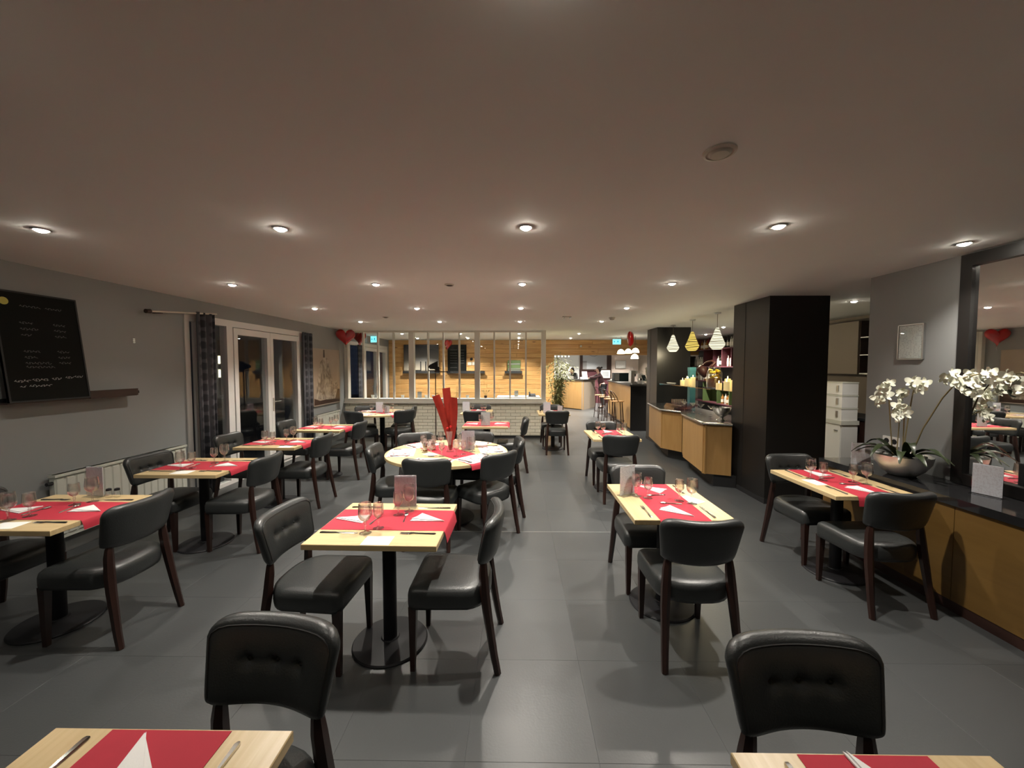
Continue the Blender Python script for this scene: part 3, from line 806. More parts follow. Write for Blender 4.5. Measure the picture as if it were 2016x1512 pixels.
RUN = {}
def lay(tname, cx, cy, rz, seats, over=(0.0, 0.06), menu=None, extras=(), glasses=True, run_y=0.0, nap=(0.0, 0.0), spoons=True, run_w=0.31, nap_far=(.235, None)):
    """lay a two-seat table; local x runs from one sitter to the other. seats = names of the -x and +x places"""
    B = (cx, cy, rz)
    tabP.place('dining_table', f'pale oak pedestal table, {tname}', 'table', (cx, cy, 0), rz, 'pale oak dining tables')
    key = (over, run_w)
    if key not in RUN: RUN[key] = runner_mesh(LX, run_w, *over)
    put('table_runner', RUN[key], f'red tissue runner laid along the {tname}', 'table runner', B, (0, run_y, 0), 0, 'red table runners')
    for s, nm in ((-1, seats[0]), (1, seats[1])):
        if nm is None: continue
        r0 = 0 if s < 0 else PI
        q = nap[0] if s < 0 else nap[1]
        put('napkin', NAP, f'white folded napkin at the {nm} of the {tname}', 'napkin', B, ((s*.235, run_y, .0022) if s < 0 or nap_far[1] is None else (nap_far[0], nap_far[1], .0022)), r0 + q, 'white folded napkins')
        put('fork', CUT['fork'], f'steel fork at the {nm} of the {tname}', 'fork', B, (s*.225, run_y - s*.195, 0), (-PI/2 if s < 0 else PI/2), 'steel forks')
        put('knife', CUT['knife'], f'steel knife at the {nm} of the {tname}', 'knife', B, (s*.225, run_y + s*.195, 0), (-PI/2 if s < 0 else PI/2), 'steel knives')
        if spoons: put('spoon', CUT['spoon'], f'small spoon at the {nm} of the {tname}', 'spoon', B, (s*.085, run_y + s*.02, .002), 0.15*s, 'small steel spoons')
        if glasses:
            put('wine_glass', glassL, f'larger wine glass at the {nm} of the {tname}', 'wine glass', B, (s*.075, s*.165, 0), 0, 'larger wine glasses')
            put('wine_glass', glassS, f'smaller wine glass at the {nm} of the {tname}', 'wine glass', B, (s*.025, s*.10, .002), 0, 'smaller wine glasses')
    if menu:
        lx, ly, ra, small = menu
        putp({True: menuS, False: menuP, 'w': menuW}[small], 'menu_holder', f'clear upright holder with printed menu on the {tname}', 'menu holder', B, (lx, ly, 0), ra, 'clear menu holders')
    for e in extras:
        kind, lx, ly, ra = e
        if kind == 'card': put('leaflet', card_m, f'white printed leaflet lying on the {tname}', 'leaflet', B, (lx, ly, 0), ra, 'white leaflets')
        elif kind == 'shaker': putp(shakerP, 'pepper_mill', f'small glass shaker with dark cap on the {tname}', 'shaker', B, (lx, ly, 0), ra, 'small shakers')
        elif kind == 'shaker2': putp(shakerP, 'pepper_mill', f'second small shaker standing nearer the edge of the {tname}', 'shaker', B, (lx, ly, 0), ra, 'small shakers')
        elif kind == 'menu2': putp(menuS, 'menu_holder', f'smaller second menu holder on the {tname}', 'menu holder', B, (lx, ly, 0), ra, 'clear menu holders')

H = PI/2
LR = ('left seat', 'right seat'); NF = ('near seat', 'far seat')
# tables turned so local x points away from the viewer use rz = 90 degrees: -x = near seat, +x = far seat
lay('middle foreground table', -.775, 2.275, math.radians(-1), LR, (0.0, .07), (.03, .235, 0.04, False), [('card', .03, -.255, .02)], run_y=.03, nap=(.05, -.25))
lay('table right of the aisle', 1.03, 2.68, H, NF, (.09, 0.0), (.10, .225, -1.05, 'w'), [('card', .0, -.19, .5)], nap=(.75, .9))
lay('table beside the granite ledge', 2.615, 3.13, H, NF, (.07, 0.0), None, [('card', -.02, .20, .1)], nap=(.35, .3))
lay('table before the near radiator', -3.02, 2.425, math.radians(0), LR, (.0, .06), (-.02, .27, -0.15, False), [('card', .02, -.24, .1), ('shaker', .10, .25, 0), ('shaker2', .15, .26, 0)], nap=(.1, -.2))
lay('second table along the left wall', -2.965, 3.56, math.radians(0), LR, (.0, .05), None, [('card', .0, -.23, .1)], nap=(.1, -.2))
lay('third table along the left wall', -2.93, 4.675, math.radians(0), LR, (.0, .05), None, [('card', .22, -.24, 0)], nap=(.1, -.2))
lay('fourth table along the left wall', -2.945, 5.86, math.radians(-2), LR, (.0, .05), None, [], nap=(.1, -.2))
lay('square table behind the large round table', -.50, 6.235, 0, LR, (.0, .03), (.0, -.17, .05, 'w'), [], nap=(.1, -.15), spoons=False, run_w=.5)
lay('table against the brick partition', -.83, 8.00, H, NF, (.0, .0), (-.12, .22, -H+.1, False), [], nap=(.3, .3), spoons=False)
lay('table at the partition end', .735, 7.87, H, NF, (.0, .0), (-.10, .13, -H, False), [('shaker', -.2, .27, 0), ('shaker2', -.13, .26, 0), ('menu2', -.15, -.13, -H)], nap=(.3, .3), spoons=False, glasses=False)
lay('table before the bar', 1.295, 5.29, H, NF, (.0, .0), None, [('shaker', -.03, .245, 0)], nap=(.5, .3))
lay('table cut off at bottom left', -.886, .582, H, ('near seat', 'far seat'), (.0, .0), None, [], glasses=False, nap=(.0, .60), spoons=False, nap_far=(.255, .0))
lay('table cut off at bottom right', .83, .541, H, ('near seat', 'far seat'), (.0, .0), None, [], glasses=False, nap=(.0, .42), spoons=False, nap_far=(.262, .0))

# round tables: printed placemats around a red strip
def mat_material():
    m, nt, N, Lk, b = node_mat('printed_placemat')
    tc = N.new('ShaderNodeTexCoord'); v = N.new('ShaderNodeTexVoronoi'); v.inputs['Scale'].default_value = 26
    Lk.new(tc.outputs['Object'], v.inputs['Vector'])
    cr = N.new('ShaderNodeValToRGB'); cr.color_ramp.elements[0].position = .30; cr.color_ramp.elements[0].color = (.42, .07, .09, 1)
    cr.color_ramp.elements[1].position = .46; cr.color_ramp.elements[1].color = (.74, .60, .56, 1)
    Lk.new(v.outputs['Distance'], cr.inputs[0]); Lk.new(cr.outputs[0], b.inputs['Base Color']); b.inputs['Roughness'].default_value = .7
    return m
M['placemat'] = mat_material()
mat_m = MB().prism([(-.20, -.14), (.20, -.14), (.20, .14), (-.20, .14)], 0, .001).mesh('placemat', 'placemat')
def lay_round(tname, cx, cy, r, angs, run_ang, cat_extra):
    round_proto(r).place('round_table', f'round pale oak pedestal table, {tname}', 'table', (cx, cy, 0), 0, 'round tables')
    strip = runner_mesh(2*r - .01, .30, .0, .05)
    B = (cx, cy, run_ang)
    put('table_runner', strip, f'red tissue runner crossing the {tname}', 'table runner', B, (0, 0, 0), 0, 'red table runners')
    for a, nm in angs:
        B = (cx, cy, a)
        x = r - .175
        put('placemat', mat_m, f'red and white printed placemat at the {nm} of the {tname}', 'placemat', B, (x, 0, .0022), H, 'printed placemats')
        put('napkin', NAP, f'white folded napkin at the {nm} of the {tname}', 'napkin', B, (x, 0, .0036), PI, 'white folded napkins')
        put('fork', CUT['fork'], f'steel fork at the {nm} of the {tname}', 'fork', B, (x, .165, .0036), H, 'steel forks')
        put('knife', CUT['knife'], f'steel knife at the {nm} of the {tname}', 'knife', B, (x, -.165, .0036), H, 'steel knives')
        put('wine_glass', glassL, f'larger wine glass at the {nm} of the {tname}', 'wine glass', B, (r - .40, -.09, .002), 0, 'larger wine glasses')
        if cat_extra: put('wine_glass', glassS, f'smaller wine glass at the {nm} of the {tname}', 'wine glass', B, (r - .42, .02, .002), 0, 'smaller wine glasses')
R9 = (-.77, 4.21, .665); R8 = (-2.77, 7.83, .59)
d2 = math.radians
lay_round('large round table', *R9, [(d2(190), 'left seat'), (d2(262), 'front seat'), (d2(318), 'front right seat'), (d2(12), 'right seat'), (d2(62), 'back right seat'), (d2(135), 'back left seat')], d2(-48), True)
lay_round('far round table', *R8, [(d2(243), 'front left seat'), (d2(145), 'back left seat'), (d2(325), 'front right seat'), (d2(30), 'back right seat')], d2(-40), False)
menuP.place('menu_holder', 'clear upright holder with printed menu on the large round table', 'menu holder', (-.55, 4.28, TZ+.003), .08, 'clear menu holders')
menuP.place('menu_holder', 'taller menu holder on the far round table', 'menu holder', (-2.80, 7.76, TZ+.003), .05, 'clear menu holders')
menuS.place('menu_holder', 'shorter menu holder right of the taller one on the far round table', 'menu holder', (-2.62, 7.68, TZ+.003), -.05, 'clear menu holders')
for x, y, l in ((-1.02, 4.22, 'dark capped sauce jar left of the red vase on the large round table'), (-.94, 4.26, 'dark capped sauce jar next to the red vase on the large round table')):
    t = thing('sauce_jar', l, 'jar', (x, y, TZ+.002), 0, 'sauce jars')
    MB().lathe([(.002, 0), (.024, 0), (.026, .006), (.026, .055), (.018, .066)], 14).obj('jar_body', 'bottle_amber', t, True)
    MB().lathe([(.021, .064), (.023, .066), (.023, .085), (.002, .087)], 14).obj('lid', 'metalblack', t, True)
    MB().lathe([(.0265, .015), (.0265, .045)], 14).obj('label', 'labelpaper', t, True)
tag(MB().lathe([(.002, .004), (.05, 0), (.06, .004), (.075, .03), (.072, .03), (.055, .009), (.002, .007)], 18).obj('bread_dish', 'white', smooth=True, loc=(-.42, 4.46, TZ+.002)), 'small white dish at the back right of the large round table', 'dish')
tag(MB().box(-.07, .07, -.05, .05, 0, .0012).obj('leaflet', 'paperw', loc=(-.92, 4.04, TZ+.0035), rz=-.5), 'white card lying before the red vase on the large round table', 'leaflet')

# tall glass vase with red strips
t = thing('red_strip_vase', 'slim glass vase holding tall curved red strips on the large round table', 'vase', (-.735, 4.18, TZ+.0025))
MB().lathe([(.002, .004), (.042, 0), (.044, .004), (.03, .03), (.026, .09), (.034, .17), (.045, .23), (.0435, .23), (.032, .17), (.024, .09), (.027, .03), (.002, .012)], 20).obj('vase_body', 'glass', t, True)
def strip(parent, name, mat, p0, p1, p2, w0, w1, face, nm=10):
    """wide curved blade from p0 via p1 to p2"""
    L = []; Rr = []
    for k in range(nm+1):
        u = k/nm
        p = Vector(p0)*(1-u)**2 + 2*Vector(p1)*u*(1-u) + Vector(p2)*u*u
        w = w0 + (w1-w0)*math.sin(min(1, u*1.15)*PI/2)
        f = Vector(face).normalized()
        L.append(p - f*w/2); Rr.append(p + f*w/2)
    m = MB(); rs = []
    for a, b in zip(L, Rr):
        c = (a+b)/2 + Vector((0, -.012, 0))
        rs.append([a, c, b, (a+b)/2 + Vector((0, -.009, 0))])
    return m.rings(rs).obj(name, mat, parent, True, 80)
strip(t, 'red_strip', 'ribbon', (0, 0, .02), (-.03, -.02, .33), (-.15, -.02, .62), .02, .085, (1, 0, .35))
strip(t, 'red_strip', 'ribbon', (.0, .01, .02), (-.01, .03, .40), (-.045, .03, .70), .02, .085, (1, .1, .15))
strip(t, 'red_strip', 'ribbon', (.01, -.01, .02), (.06, -.02, .33), (.045, -.03, .60), .02, .085, (1, -.1, -.12))
strip(t, 'red_strip', 'ribbon', (.01, .0, .02), (.02, .02, .30), (.0, .04, .50), .02, .07, (1, .3, -.05))
for k, (dx, dy) in enumerate(((.075, .02), (.10, .03), (.125, .015), (.09, .0))):
    MB().tube([(0.005, 0, .02), (dx*.35, dy, .35), (dx*.9, dy, .62), (dx*1.0, dy, .72)], [.003, .004, .008, .006], 6).obj('clear_rod', 'acrylic', t, True)
for k in range(5):
    a = k*1.3; MB().sphere((.03*math.cos(a), .03*math.sin(a)-.01, .20 + .02*k), .016, 8, 5).obj('red_bead', 'balloon', t, True)

# ------------------------------------------------------------------ chairs
chair(-.815, .985, -.13, -1, 'black leather chair with buttoned back facing the viewer, bottom left foreground')
chair(.862, .922, 0, -1, 'black leather chair with buttoned back facing the viewer, bottom right foreground')
chair(-1.165, 2.21, 1, -.06, 'black leather chair with buttoned back at left of the middle foreground table')
chair(-.367, 2.24, -1, 0, 'black leather chair at right of the middle foreground table')
chair(1.02, 2.31, 0, 1, 'black leather chair with its back to the viewer, right of the aisle')
chair(1.01, 2.99, 0, -1, 'black leather chair at the far end of the table right of the aisle')
chair(2.57, 2.785, -.02, 1, 'black leather chair with its back to the viewer beside the granite ledge')
chair(2.59, 3.425, .08, -1, 'black leather chair at the far end of the table beside the ledge')
chair(-2.622, 2.394, -1, 0, 'black leather chair in deep shade right of the near radiator table')
chair(-3.42, 2.42, 1, 0, 'black leather chair cut off by the left edge of the picture')
chair(-2.585, 3.575, -1, 0, 'black leather chair right of the second table along the left wall')
chair(-3.30, 3.58, 1, -.05, 'black leather chair standing in front of the near radiator')
chair(-2.605, 4.665, -1, 0, 'black leather chair right of the third table along the left wall')
chair(-3.36, 4.68, 1, 0, 'black leather chair before the near curtain at the glazed door')
chair(-2.61, 5.81, -1, 0, 'black leather chair right of the fourth table along the left wall')
chair(-3.36, 5.87, 1, 0, 'black leather chair before the handle of the glazed door')
chair(.766, 7.505, 0, 1, 'black leather chair with its back to the viewer at the partition end')
chair(.735, 8.22, 0, -1, 'black leather chair at the far side of the table at the partition end')
chair(1.275, 4.905, 0, 1, 'black leather chair with its back to the viewer before the bar')
chair(1.275, 5.61, 0, -1, 'black leather chair at the far end of the table before the bar')
chair(-.095, 6.22, -1, 0, 'black leather chair seen edge-on right of the square table behind the vase')
chair(-.86, 6.26, 1, 0, 'black leather chair mostly hidden behind the red vase')
chair(-.80, 7.47, 0, 1, 'black leather chair with its back to the viewer before the partition table')
chair(-.80, 8.20, 0, -1, 'black leather chair pushed against the brick partition')
chair(-1.29, 4.03, 1, .08, 'black leather chair on the left of the large round table')
chair(-.82, 3.67, .03, 1, 'black leather chair in front of the large round table, back to the viewer')
chair(-.316, 3.86, -.70, .71, 'black leather chair at front right of the large round table')
chair(-.20, 4.40, -1, -.10, 'black leather chair on the right of the large round table')
chair(-.54, 4.66, -.1, -1, 'black leather chair at the back right of the large round table')
chair(-1.18, 4.58, .42, -.90, 'black leather chair at the back left of the large round table')
chair(-3.0, 7.34, .36, .93, 'black leather chair at front left of the far round table')
chair(-3.16, 7.94, .32, -.95, 'black leather chair at back left of the far round table by the picture')
chair(-2.33, 7.55, -.72, .69, 'black leather chair at front right of the far round table')
chair(-2.41, 8.06, -.95, -.2, 'black leather chair at back right of the far round table')
# ------------------------------------------------------------------ left wall things
ORD = ['first', 'second', 'third', 'fourth', 'fifth', 'sixth', 'seventh', 'eighth', 'ninth', 'tenth', 'eleventh', 'twelfth']
def scribble(m, rnd, org, ax, up, nrm, w, h, th=0.0016):
    """a word of chalk handwriting: a narrow ribbon of loops"""
    n = max(6, int(w/0.006)); P = []
    for k in range(n+1):
        u = k/n
        P.append(Vector(org) + Vector(ax)*(w*u + 0.35*h*math.sin(k*2.1)) + Vector(up)*(h*(0.25+0.35*math.sin(k*1.35) + rnd.uniform(-.15, .15))))
    for a, b in zip(P[:-1], P[1:]):
        d = (b-a); 
        if d.length < 1e-6: continue
        s = d.normalized().cross(Vector(nrm))*th
        nn = Vector(nrm)*0.0006
        m.add([a-s+nn, b-s+nn, b+s+nn, a+s+nn], [(0, 1, 2, 3)])
rw = random.Random(3)
t = thing('chalkboard', 'large black menu chalkboard leaning on the dark ledge of the left wall', 'chalkboard', (XL+0.118, 2.95, 1.393))
t.rotation_euler = (0, math.radians(-6.4), 0)
BW, BH = 0.575, 0.905           # along y, up
MB().box(-0.010, 0.006, 0, BW, 0, BH).obj('board', 'chalk', t)
fr = MB(); e = .012
fr.box(-.012, .010, 0, e, 0, BH); fr.box(-.012, .010, BW-e, BW, 0, BH); fr.box(-.012, .010, e, BW-e, 0, e); fr.box(-.012, .010, e, BW-e, BH-e, BH)
fr.obj('board_frame', 'blackmat', t)
# y runs away from the viewer = towards the right in the picture
def word(mt, y, z, w, h):
    m = MB(); scribble(m, rw, (.0066, y, z+.045), (0, 1, 0), (0, 0, 1), (1, 0, 0), w, h); m.obj('chalk_word', mt, t)
bright, dim = 'chalkline', 'chalkdim'
for y, z, w in ((.05, .120, .10), (.165, .126, .11), (.30, .132, .07), (.40, .138, .06), (.47, .145, .06)): word(bright, y, z, w, .026)
for y, z, w in ((.08, .075, .04), (.14, .078, .15)): word(bright, y, z, w, .022)
for z, w, pw_ in ((.235, .19, 0), (.268, .17, .09), (.315, .08, .09), (.365, .11, .09), (.50, .07, .08), (.55, .12, .09), (.60, .09, .09)):
    word(dim, .14, z, w, .022)
    if pw_: word(dim, .37, z + .002, pw_, .022)
word(dim, .16, .74, .14, .02); word(dim, .33, .74, .12, .02)
MB().lathe([(.030, 0), (.030, .002), (.001, .0022)], 24).obj('sticker', 'yellow', t, loc=(.0066, .065, .815), rot=(0, PI/2, 0))['label'] = 'round yellow sticker'
t = thing('picture_ledge', 'dark wooden picture ledge under the leaning chalkboard', 'shelf', (XL, 2.95, 1.385))
MB().box(0, .108, 0, 1.03, -.004, .007).obj('shelf_board', 'darkwood', t)
MB().box(.108, .120, .58, 1.03, 0, .070).obj('front_lip', 'darkwood', t)
MB().box(0, .012, 0, 1.15, .012, .040).obj('back_rail', 'blackmat', t)

t = thing('wall_hook', 'small shiny double hook on the left wall', 'hook', (XL, 4.075, 1.955))
MB().box(0, .004, -.012, .012, -.022, .026).obj('hook_plate', 'steel', t)
for z in (-.010, .014): MB().tube([(.004, 0, z), (.016, 0, z), (.018, 0, z+.006)], .004, 6).obj('hook_peg', 'steel', t, True)

def radiator(label, y0, y1, z0, z1):
    t = thing('radiator', label, 'radiator', (XL, y0, z0), 0, 'white wall radiators')
    L, Hh = y1-y0, z1-z0
    MB().box(.03, .075, 0, L, 0, Hh).obj('panel_core', 'cream', t)
    n = int(L/.075); p = L/n
    fin = MB().rings([[(.075, .006, .03), (.075, p-.006, .03), (.075, p-.006, Hh-.035), (.075, .006, Hh-.035)], [(.084, .014, .04), (.084, p-.014, .04), (.084, p-.014, Hh-.045), (.084, .014, Hh-.045)]]).mesh('fin', 'cream')
    for k in range(n): link('fin', fin, t, (0, k*p, 0))
    MB().box(.025, .092, -.006, L+.006, Hh-.022, Hh).obj('top_grille', 'cream', t)
    MB().tube([(.055, -.04, Hh-.07), (.055, 0, Hh-.07)], .016, 8).obj('valve', 'blackmat', t, True)
    for yy in (.15, L-.15): MB().box(0, .03, yy-.02, yy+.02, .1, Hh-.08).obj('bracket', 'cream', t)
    MB().tube([(.05, .03, 0), (.05, .03, -z0+.002)], .009, 8).obj('pipe', 'cream', t, True)
radiator('white panel radiator under the chalkboard end of the left wall', 3.25, 4.58, .16, .735)
radiator('white panel radiator below the statue picture', 7.66, 8.62, .16, .705)

t = thing('statue_picture', 'large sepia canvas print of a stone statue on the left wall', 'picture', (XL, 7.63, .875))
PWd, PHt = 1.14, 1.18
MB().box(0, .03, 0, PWd, 0, PHt).obj('canvas', 'print_bg', t)
def flat(pts, x, nm, mt):   # print: thin flat shape on the canvas, pts in (y, z)
    n = len(pts); m = MB(); m.add([(x, a, b) for a, b in pts], [tuple(range(n))]); return m.obj(nm, mt, t)
flat([(.02, .02), (1.12, .02), (1.12, .30), (.85, .33), (.80, .12), (.25, .10), (.02, .16)], .0304, 'print_ground', 'print_dark')
flat([(.10, .15), (.62, .10), (.74, .30), (.78, .55), (.66, .80), (.62, .95), (.52, 1.02), (.40, .98), (.28, .90), (.22, .70), (.12, .45)], .0308, 'print_figure', 'print')
flat([(.40, 1.00), (.47, 1.00), (.46, 1.16), (.41, 1.16)], .0311, 'print_crest', 'print_dark')
flat([(.62, .10), (.90, .10), (1.06, .38), (.98, .52), (.80, .45), (.70, .30)], .0306, 'print_rubble', 'print')

# ------------------------------------------------------------------ balloons
def heart_mesh():
    us = 36; m = MB(); rs = []
    # outline: classic heart, scaled so the height is 1
    out = []
    for k in range(us):
        a = 2*PI*k/us
        x = 16*math.sin(a)**3; z = 13*math.cos(a) - 5*math.cos(2*a) - 2*math.cos(3*a) - math.cos(4*a)
        out.append((x/30.0, (z+2.5)/30.0))
    for s in (0.04, .25, .5, .72, .88, .97, 1.0):
        d = 0.21*math.sqrt(max(0, 1-s**2.4)); rs.append([(x*s, -d, z*s) for x, z in out])
    for s in (.97, .88, .72, .5, .25, .04):
        d = 0.21*math.sqrt(max(0, 1-s**2.4)); rs.append([(x*s, d, z*s) for x, z in out])
    m.rings(rs)
    return m
hb = heart_mesh()
def balloon(label, loc, size, rz, tilt=0.0):
    t = thing('heart_balloon', label, 'balloon', loc, rz, 'red heart balloons')
    t.rotation_euler = (tilt, 0, rz)
    m = MB().add([(x*size, y*size, z*size) for x, y, z in hb.v], hb.f); m.obj('balloon_skin', 'balloon', t, True, 60)
    b = -.485*size
    MB().tube([(0, 0, b+.01), (0, 0, b-.012), (0, 0, b-.022)], [.004, .003, .010], 8).obj('knot', 'balloon', t, True)
    MB().tube([(0, 0, b-.02), (.01, 0, b-.06), (-.005, .005, b-.10)], .0012, 4).obj('string', 'white', t)
balloon('red heart balloon in the left corner in front of the partition', (-3.885, 8.70, 2.335), .39, .45)
balloon('red heart balloon in the left corner behind the partition glass', (-3.86, 9.42, 2.37), .34, -.3)
balloon('red heart balloon seen edge-on above the bar stools', (2.575, 8.8, 2.315), .34, 1.15)
balloon('red balloon before the far chalkboard on the pine wall', (-2.12, 11.8, 2.36), .32, 1.1, .35)

# ------------------------------------------------------------------ exit signs
def exit_sign(label, loc, w, h, rz, hang):
    t = thing('exit_sign', label, 'sign', loc, rz, 'lit exit signs')
    MB().box(-w/2-.006, w/2+.006, -.012, .012, -h-.006, 0).obj('housing', 'plastic', t)
    p = MB().box(-w/2, w/2, -.0135, -.012, -h, -.006).obj('lit_panel', 'exit', t)
    g = MB(); x = .12*w; y = -.0142; z = -h*.5
    def bar(x0, z0, x1, z1, th):
        d = Vector((x1-x0, 0, z1-z0)); s = Vector((d.z, 0, -d.x)).normalized()*th/2
        a, b2 = Vector((x0, y, z0)), Vector((x1, y, z1)); g.add([a-s, b2-s, b2+s, a+s], [(0, 1, 2, 3)])
    q = h*.8
    bar(x, z-.05*q, x+.02*w, z+.22*q, .16*q)                  # running figure
    bar(x, z, x-.12*w, z-.3*q, .09*q); bar(x, z, x+.12*w, z-.22*q, .09*q); bar(x+.12*w, z-.22*q, x+.12*w, z-.42*q, .09*q)
    bar(x+.02*w, z+.18*q, x-.13*w, z+.05*q, .08*q); bar(x+.02*w, z+.18*q, x+.15*w, z+.1*q, .08*q)
    g.add([(x+.03*w+.07*q*math.cos(a*PI/4), y, z+.38*q+.07*q*math.sin(a*PI/4)) for a in range(8)], [tuple(range(8))])
    bar(-.36*w, z, -.16*w, z, .10*q); bar(-.38*w, z, -.27*w, z+.2*q, .10*q); bar(-.38*w, z, -.27*w, z-.2*q, .10*q)
    g.obj('running_figure_and_arrow', 'exitmark', p)
    if hang > 0: MB().tube([(0, 0, 0), (0, 0, hang)], .006, 6).obj('hanger', 'plastic', t)
exit_sign('lit blue-green exit sign hanging near the red balloon over the stools', (2.905, 11.3, 2.487), .235, .155, 0, .043)
exit_sign('lit blue-green exit sign above the glazed door behind the partition', (-3.93, 10.55, 2.52), .17, .17, 0, .01)

# ------------------------------------------------------------------ right side: ledge, mirror, notice, orchid
t = thing('granite_ledge', 'long black granite ledge with honey wood front along the right wall', 'counter', (0, 0, 0))
LZ = .79
MB().box(2.965, XR, YB+.02, 3.78, LZ-.055, LZ).obj('stone_top', 'granite', t)
ys = [3.74, 2.62, 1.42, .22, -.98]
for a, b in zip(ys[1:], ys[:-1]):
    p = MB().box(2.985, 3.003, a+.002, b-.002, .075, LZ-.055).obj('front_panel', 'beech_shaded', t)
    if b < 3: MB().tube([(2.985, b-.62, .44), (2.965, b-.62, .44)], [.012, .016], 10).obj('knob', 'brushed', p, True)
MB().box(3.003, XR, -1.6, 3.74, .0, LZ-.055).obj('carcass', 'beech_shaded', t)
MB().box(2.99, 3.003, -1.6, 3.74, 0, .075).obj('plinth', 'darkwood', t)
t = thing('wall_mirror', 'huge black framed mirror standing on the granite ledge', 'mirror', (0, 0, 0))
my0, my1, mz0, mz1 = -1.2, 2.985, LZ+.004, 2.515
MB().box(XR-.022, XR-.016, my0+.06, my1-.06, mz0+.075, mz1-.085).obj('glass', 'mirror', t)
f = MB(); f.box(XR-.05, XR-.001, my1-.075, my1, mz0, mz1); f.box(XR-.05, XR-.001, my0, my0+.075, mz0, mz1)
f.box(XR-.05, XR-.001, my0+.075, my1-.075, mz0, mz0+.08); f.box(XR-.05, XR-.001, my0+.075, my1-.075, mz1-.09, mz1)
f.obj('frame', 'black', t)
t = thing('framed_notice', 'white notice in a thin steel frame on the right wall', 'notice', (XR, 3.265, 1.745))
MB().box(-.012, -.002, 0, .21, 0, .297).obj('backing', 'plastic', t)
MB().box(-.0135, -.012, .008, .202, .008, .289).obj('sheet', 'paperw', t)
MB().box(-.016, -.0145, .004, .206, .004, .293).obj('glazing', 'pane', t)
f = MB(); f.box(-.018, -.001, -.004, .004, 0, .297); f.box(-.018, -.001, .206, .214, 0, .297); f.box(-.018, -.001, .004, .206, -.004, .004); f.box(-.018, -.001, .004, .206, .293, .301)
f.obj('notice_frame', 'brushed', t)
t = thing('wall_socket', 'white double power socket on the right wall behind the orchids', 'socket', (XR, 3.51, 1.005))
MB().box(-.010, 0, -.075, .075, -.04, .04).obj('plate', 'white', t)
for y in (-.036, .036): MB().lathe([(.024, 0), (.024, .001), (.019, -.004), (.002, -.004)], 16).obj('outlet', 'blackmat', t, loc=(-.0105, y, 0), rot=(0, -PI/2, 0))
menuP.place('menu_holder', 'clear upright holder with printed menu on the granite ledge', 'menu holder', (3.05, 3.42, LZ), -.25, 'clear menu holders')
menuP.place('menu_holder', 'clear upright menu holder on the granite ledge beside the mirror', 'menu holder', (3.24, 2.66, LZ), -1.25, 'clear menu holders')

t = thing('orchid_bowl', 'white orchids in a wide brushed steel bowl on the granite ledge', 'plant', (3.165, 3.17, LZ))
MB().lathe([(.002, .004), (.07, 0), (.085, .004), (.135, .05), (.172, .11), (.185, .17), (.181, .17), (.165, .115), (.13, .06), (.002, .05)], 40).obj('bowl', 'bowlsteel', t, True, 60)
MB().lathe([(.002, .155), (.12, .152), (.178, .145)], 24).obj('moss', 'leaf', t)
rp = random.Random(8)
for k in range(14):
    a = rp.uniform(0, 2*PI); r = rp.uniform(.09, .16)
    MB().sphere((r*math.cos(a), r*math.sin(a), .163), (rp.uniform(.014, .022), rp.uniform(.014, .02), .011), 8, 5).obj('pebble', 'pebble', t, True)
def leaf(parent, base, az, L, rise, w, name='leaf', mt='leaf'):
    rs = []; n = 7
    for k in range(n+1):
        u = k/n; ww = w*math.sin(PI*min(.97, .12+.88*u))**.7*(1-.3*u)
        r = L*u; z = rise*math.sin(u*PI*.75)*1.3 - .25*L*u*u
        c = Vector((base[0]+r*math.cos(az), base[1]+r*math.sin(az), base[2]+z)); s = Vector((-math.sin(az), math.cos(az), 0))*ww
        rs.append([c-s+Vector((0, 0, ww*.35)), c, c+s+Vector((0, 0, ww*.35)), c-Vector((0, 0, .003))])
    return MB().rings(rs).obj(name, mt, parent, True, 70)
for az, L, rise in ((-2.4, .28, .07), (-1.9, .24, .05), (-2.9, .30, .10), (2.6, .27, .08), (-1.2, .25, .06), (1.9, .22, .10), (-.8, .22, .05), (2.1, .26, .05), (-2.1, .2, .12), (-1.5, .27, .09)):
    leaf(t, (.05*math.cos(az), .05*math.sin(az), .155), az, L, rise, .036)
def orchid_flower():
    m = MB()
    for k in range(5):
        a = PI/2 + 2*PI*k/5; big = k in (1, 4)
        L, w = (.046, .030) if big else (.042, .017)
        pts = []
        for j in range(9):
            u = j/8; ww = w*math.sin(PI*min(1, u*1.0))**.6
            pts.append((u*L, ww*.62, -.010*u*u+.006*math.sin(u*PI)))
        left = [(math.cos(a)*r - math.sin(a)*s, .004*k*.2 + z, math.sin(a)*r + math.cos(a)*s) for r, s, z in pts]
        right = [(math.cos(a)*r + math.sin(a)*s, .004*k*.2 + z, math.sin(a)*r - math.cos(a)*s) for r, s, z in pts]
        vs = left + right; fs = [(j, j+1, 9+j+1, 9+j) for j in range(8)]
        m.add(vs, fs)
    m.sphere((0, -.006, 0), (.007, .009, .007), 6, 4)
    return m
FL = orchid_flower().mesh('flower', 'petal', True, 70)
BUD = MB().sphere((0, 0, 0), (.010, .010, .014), 7, 5).mesh('bud', 'petal', True)
rf = random.Random(4)
def spray(path, rad, flowers, scale=1.0):
    MB().tube(path, rad, 6).obj('stem', 'stem', t, True)
    for p in flowers:
        o = link('flower', FL, t, p)
        o.rotation_euler = (rf.uniform(-.5, .35), rf.uniform(-.5, .5), rf.uniform(-.9, .5) - .3)
        s = scale*rf.uniform(.95, 1.3); o.scale = (s, s, s)
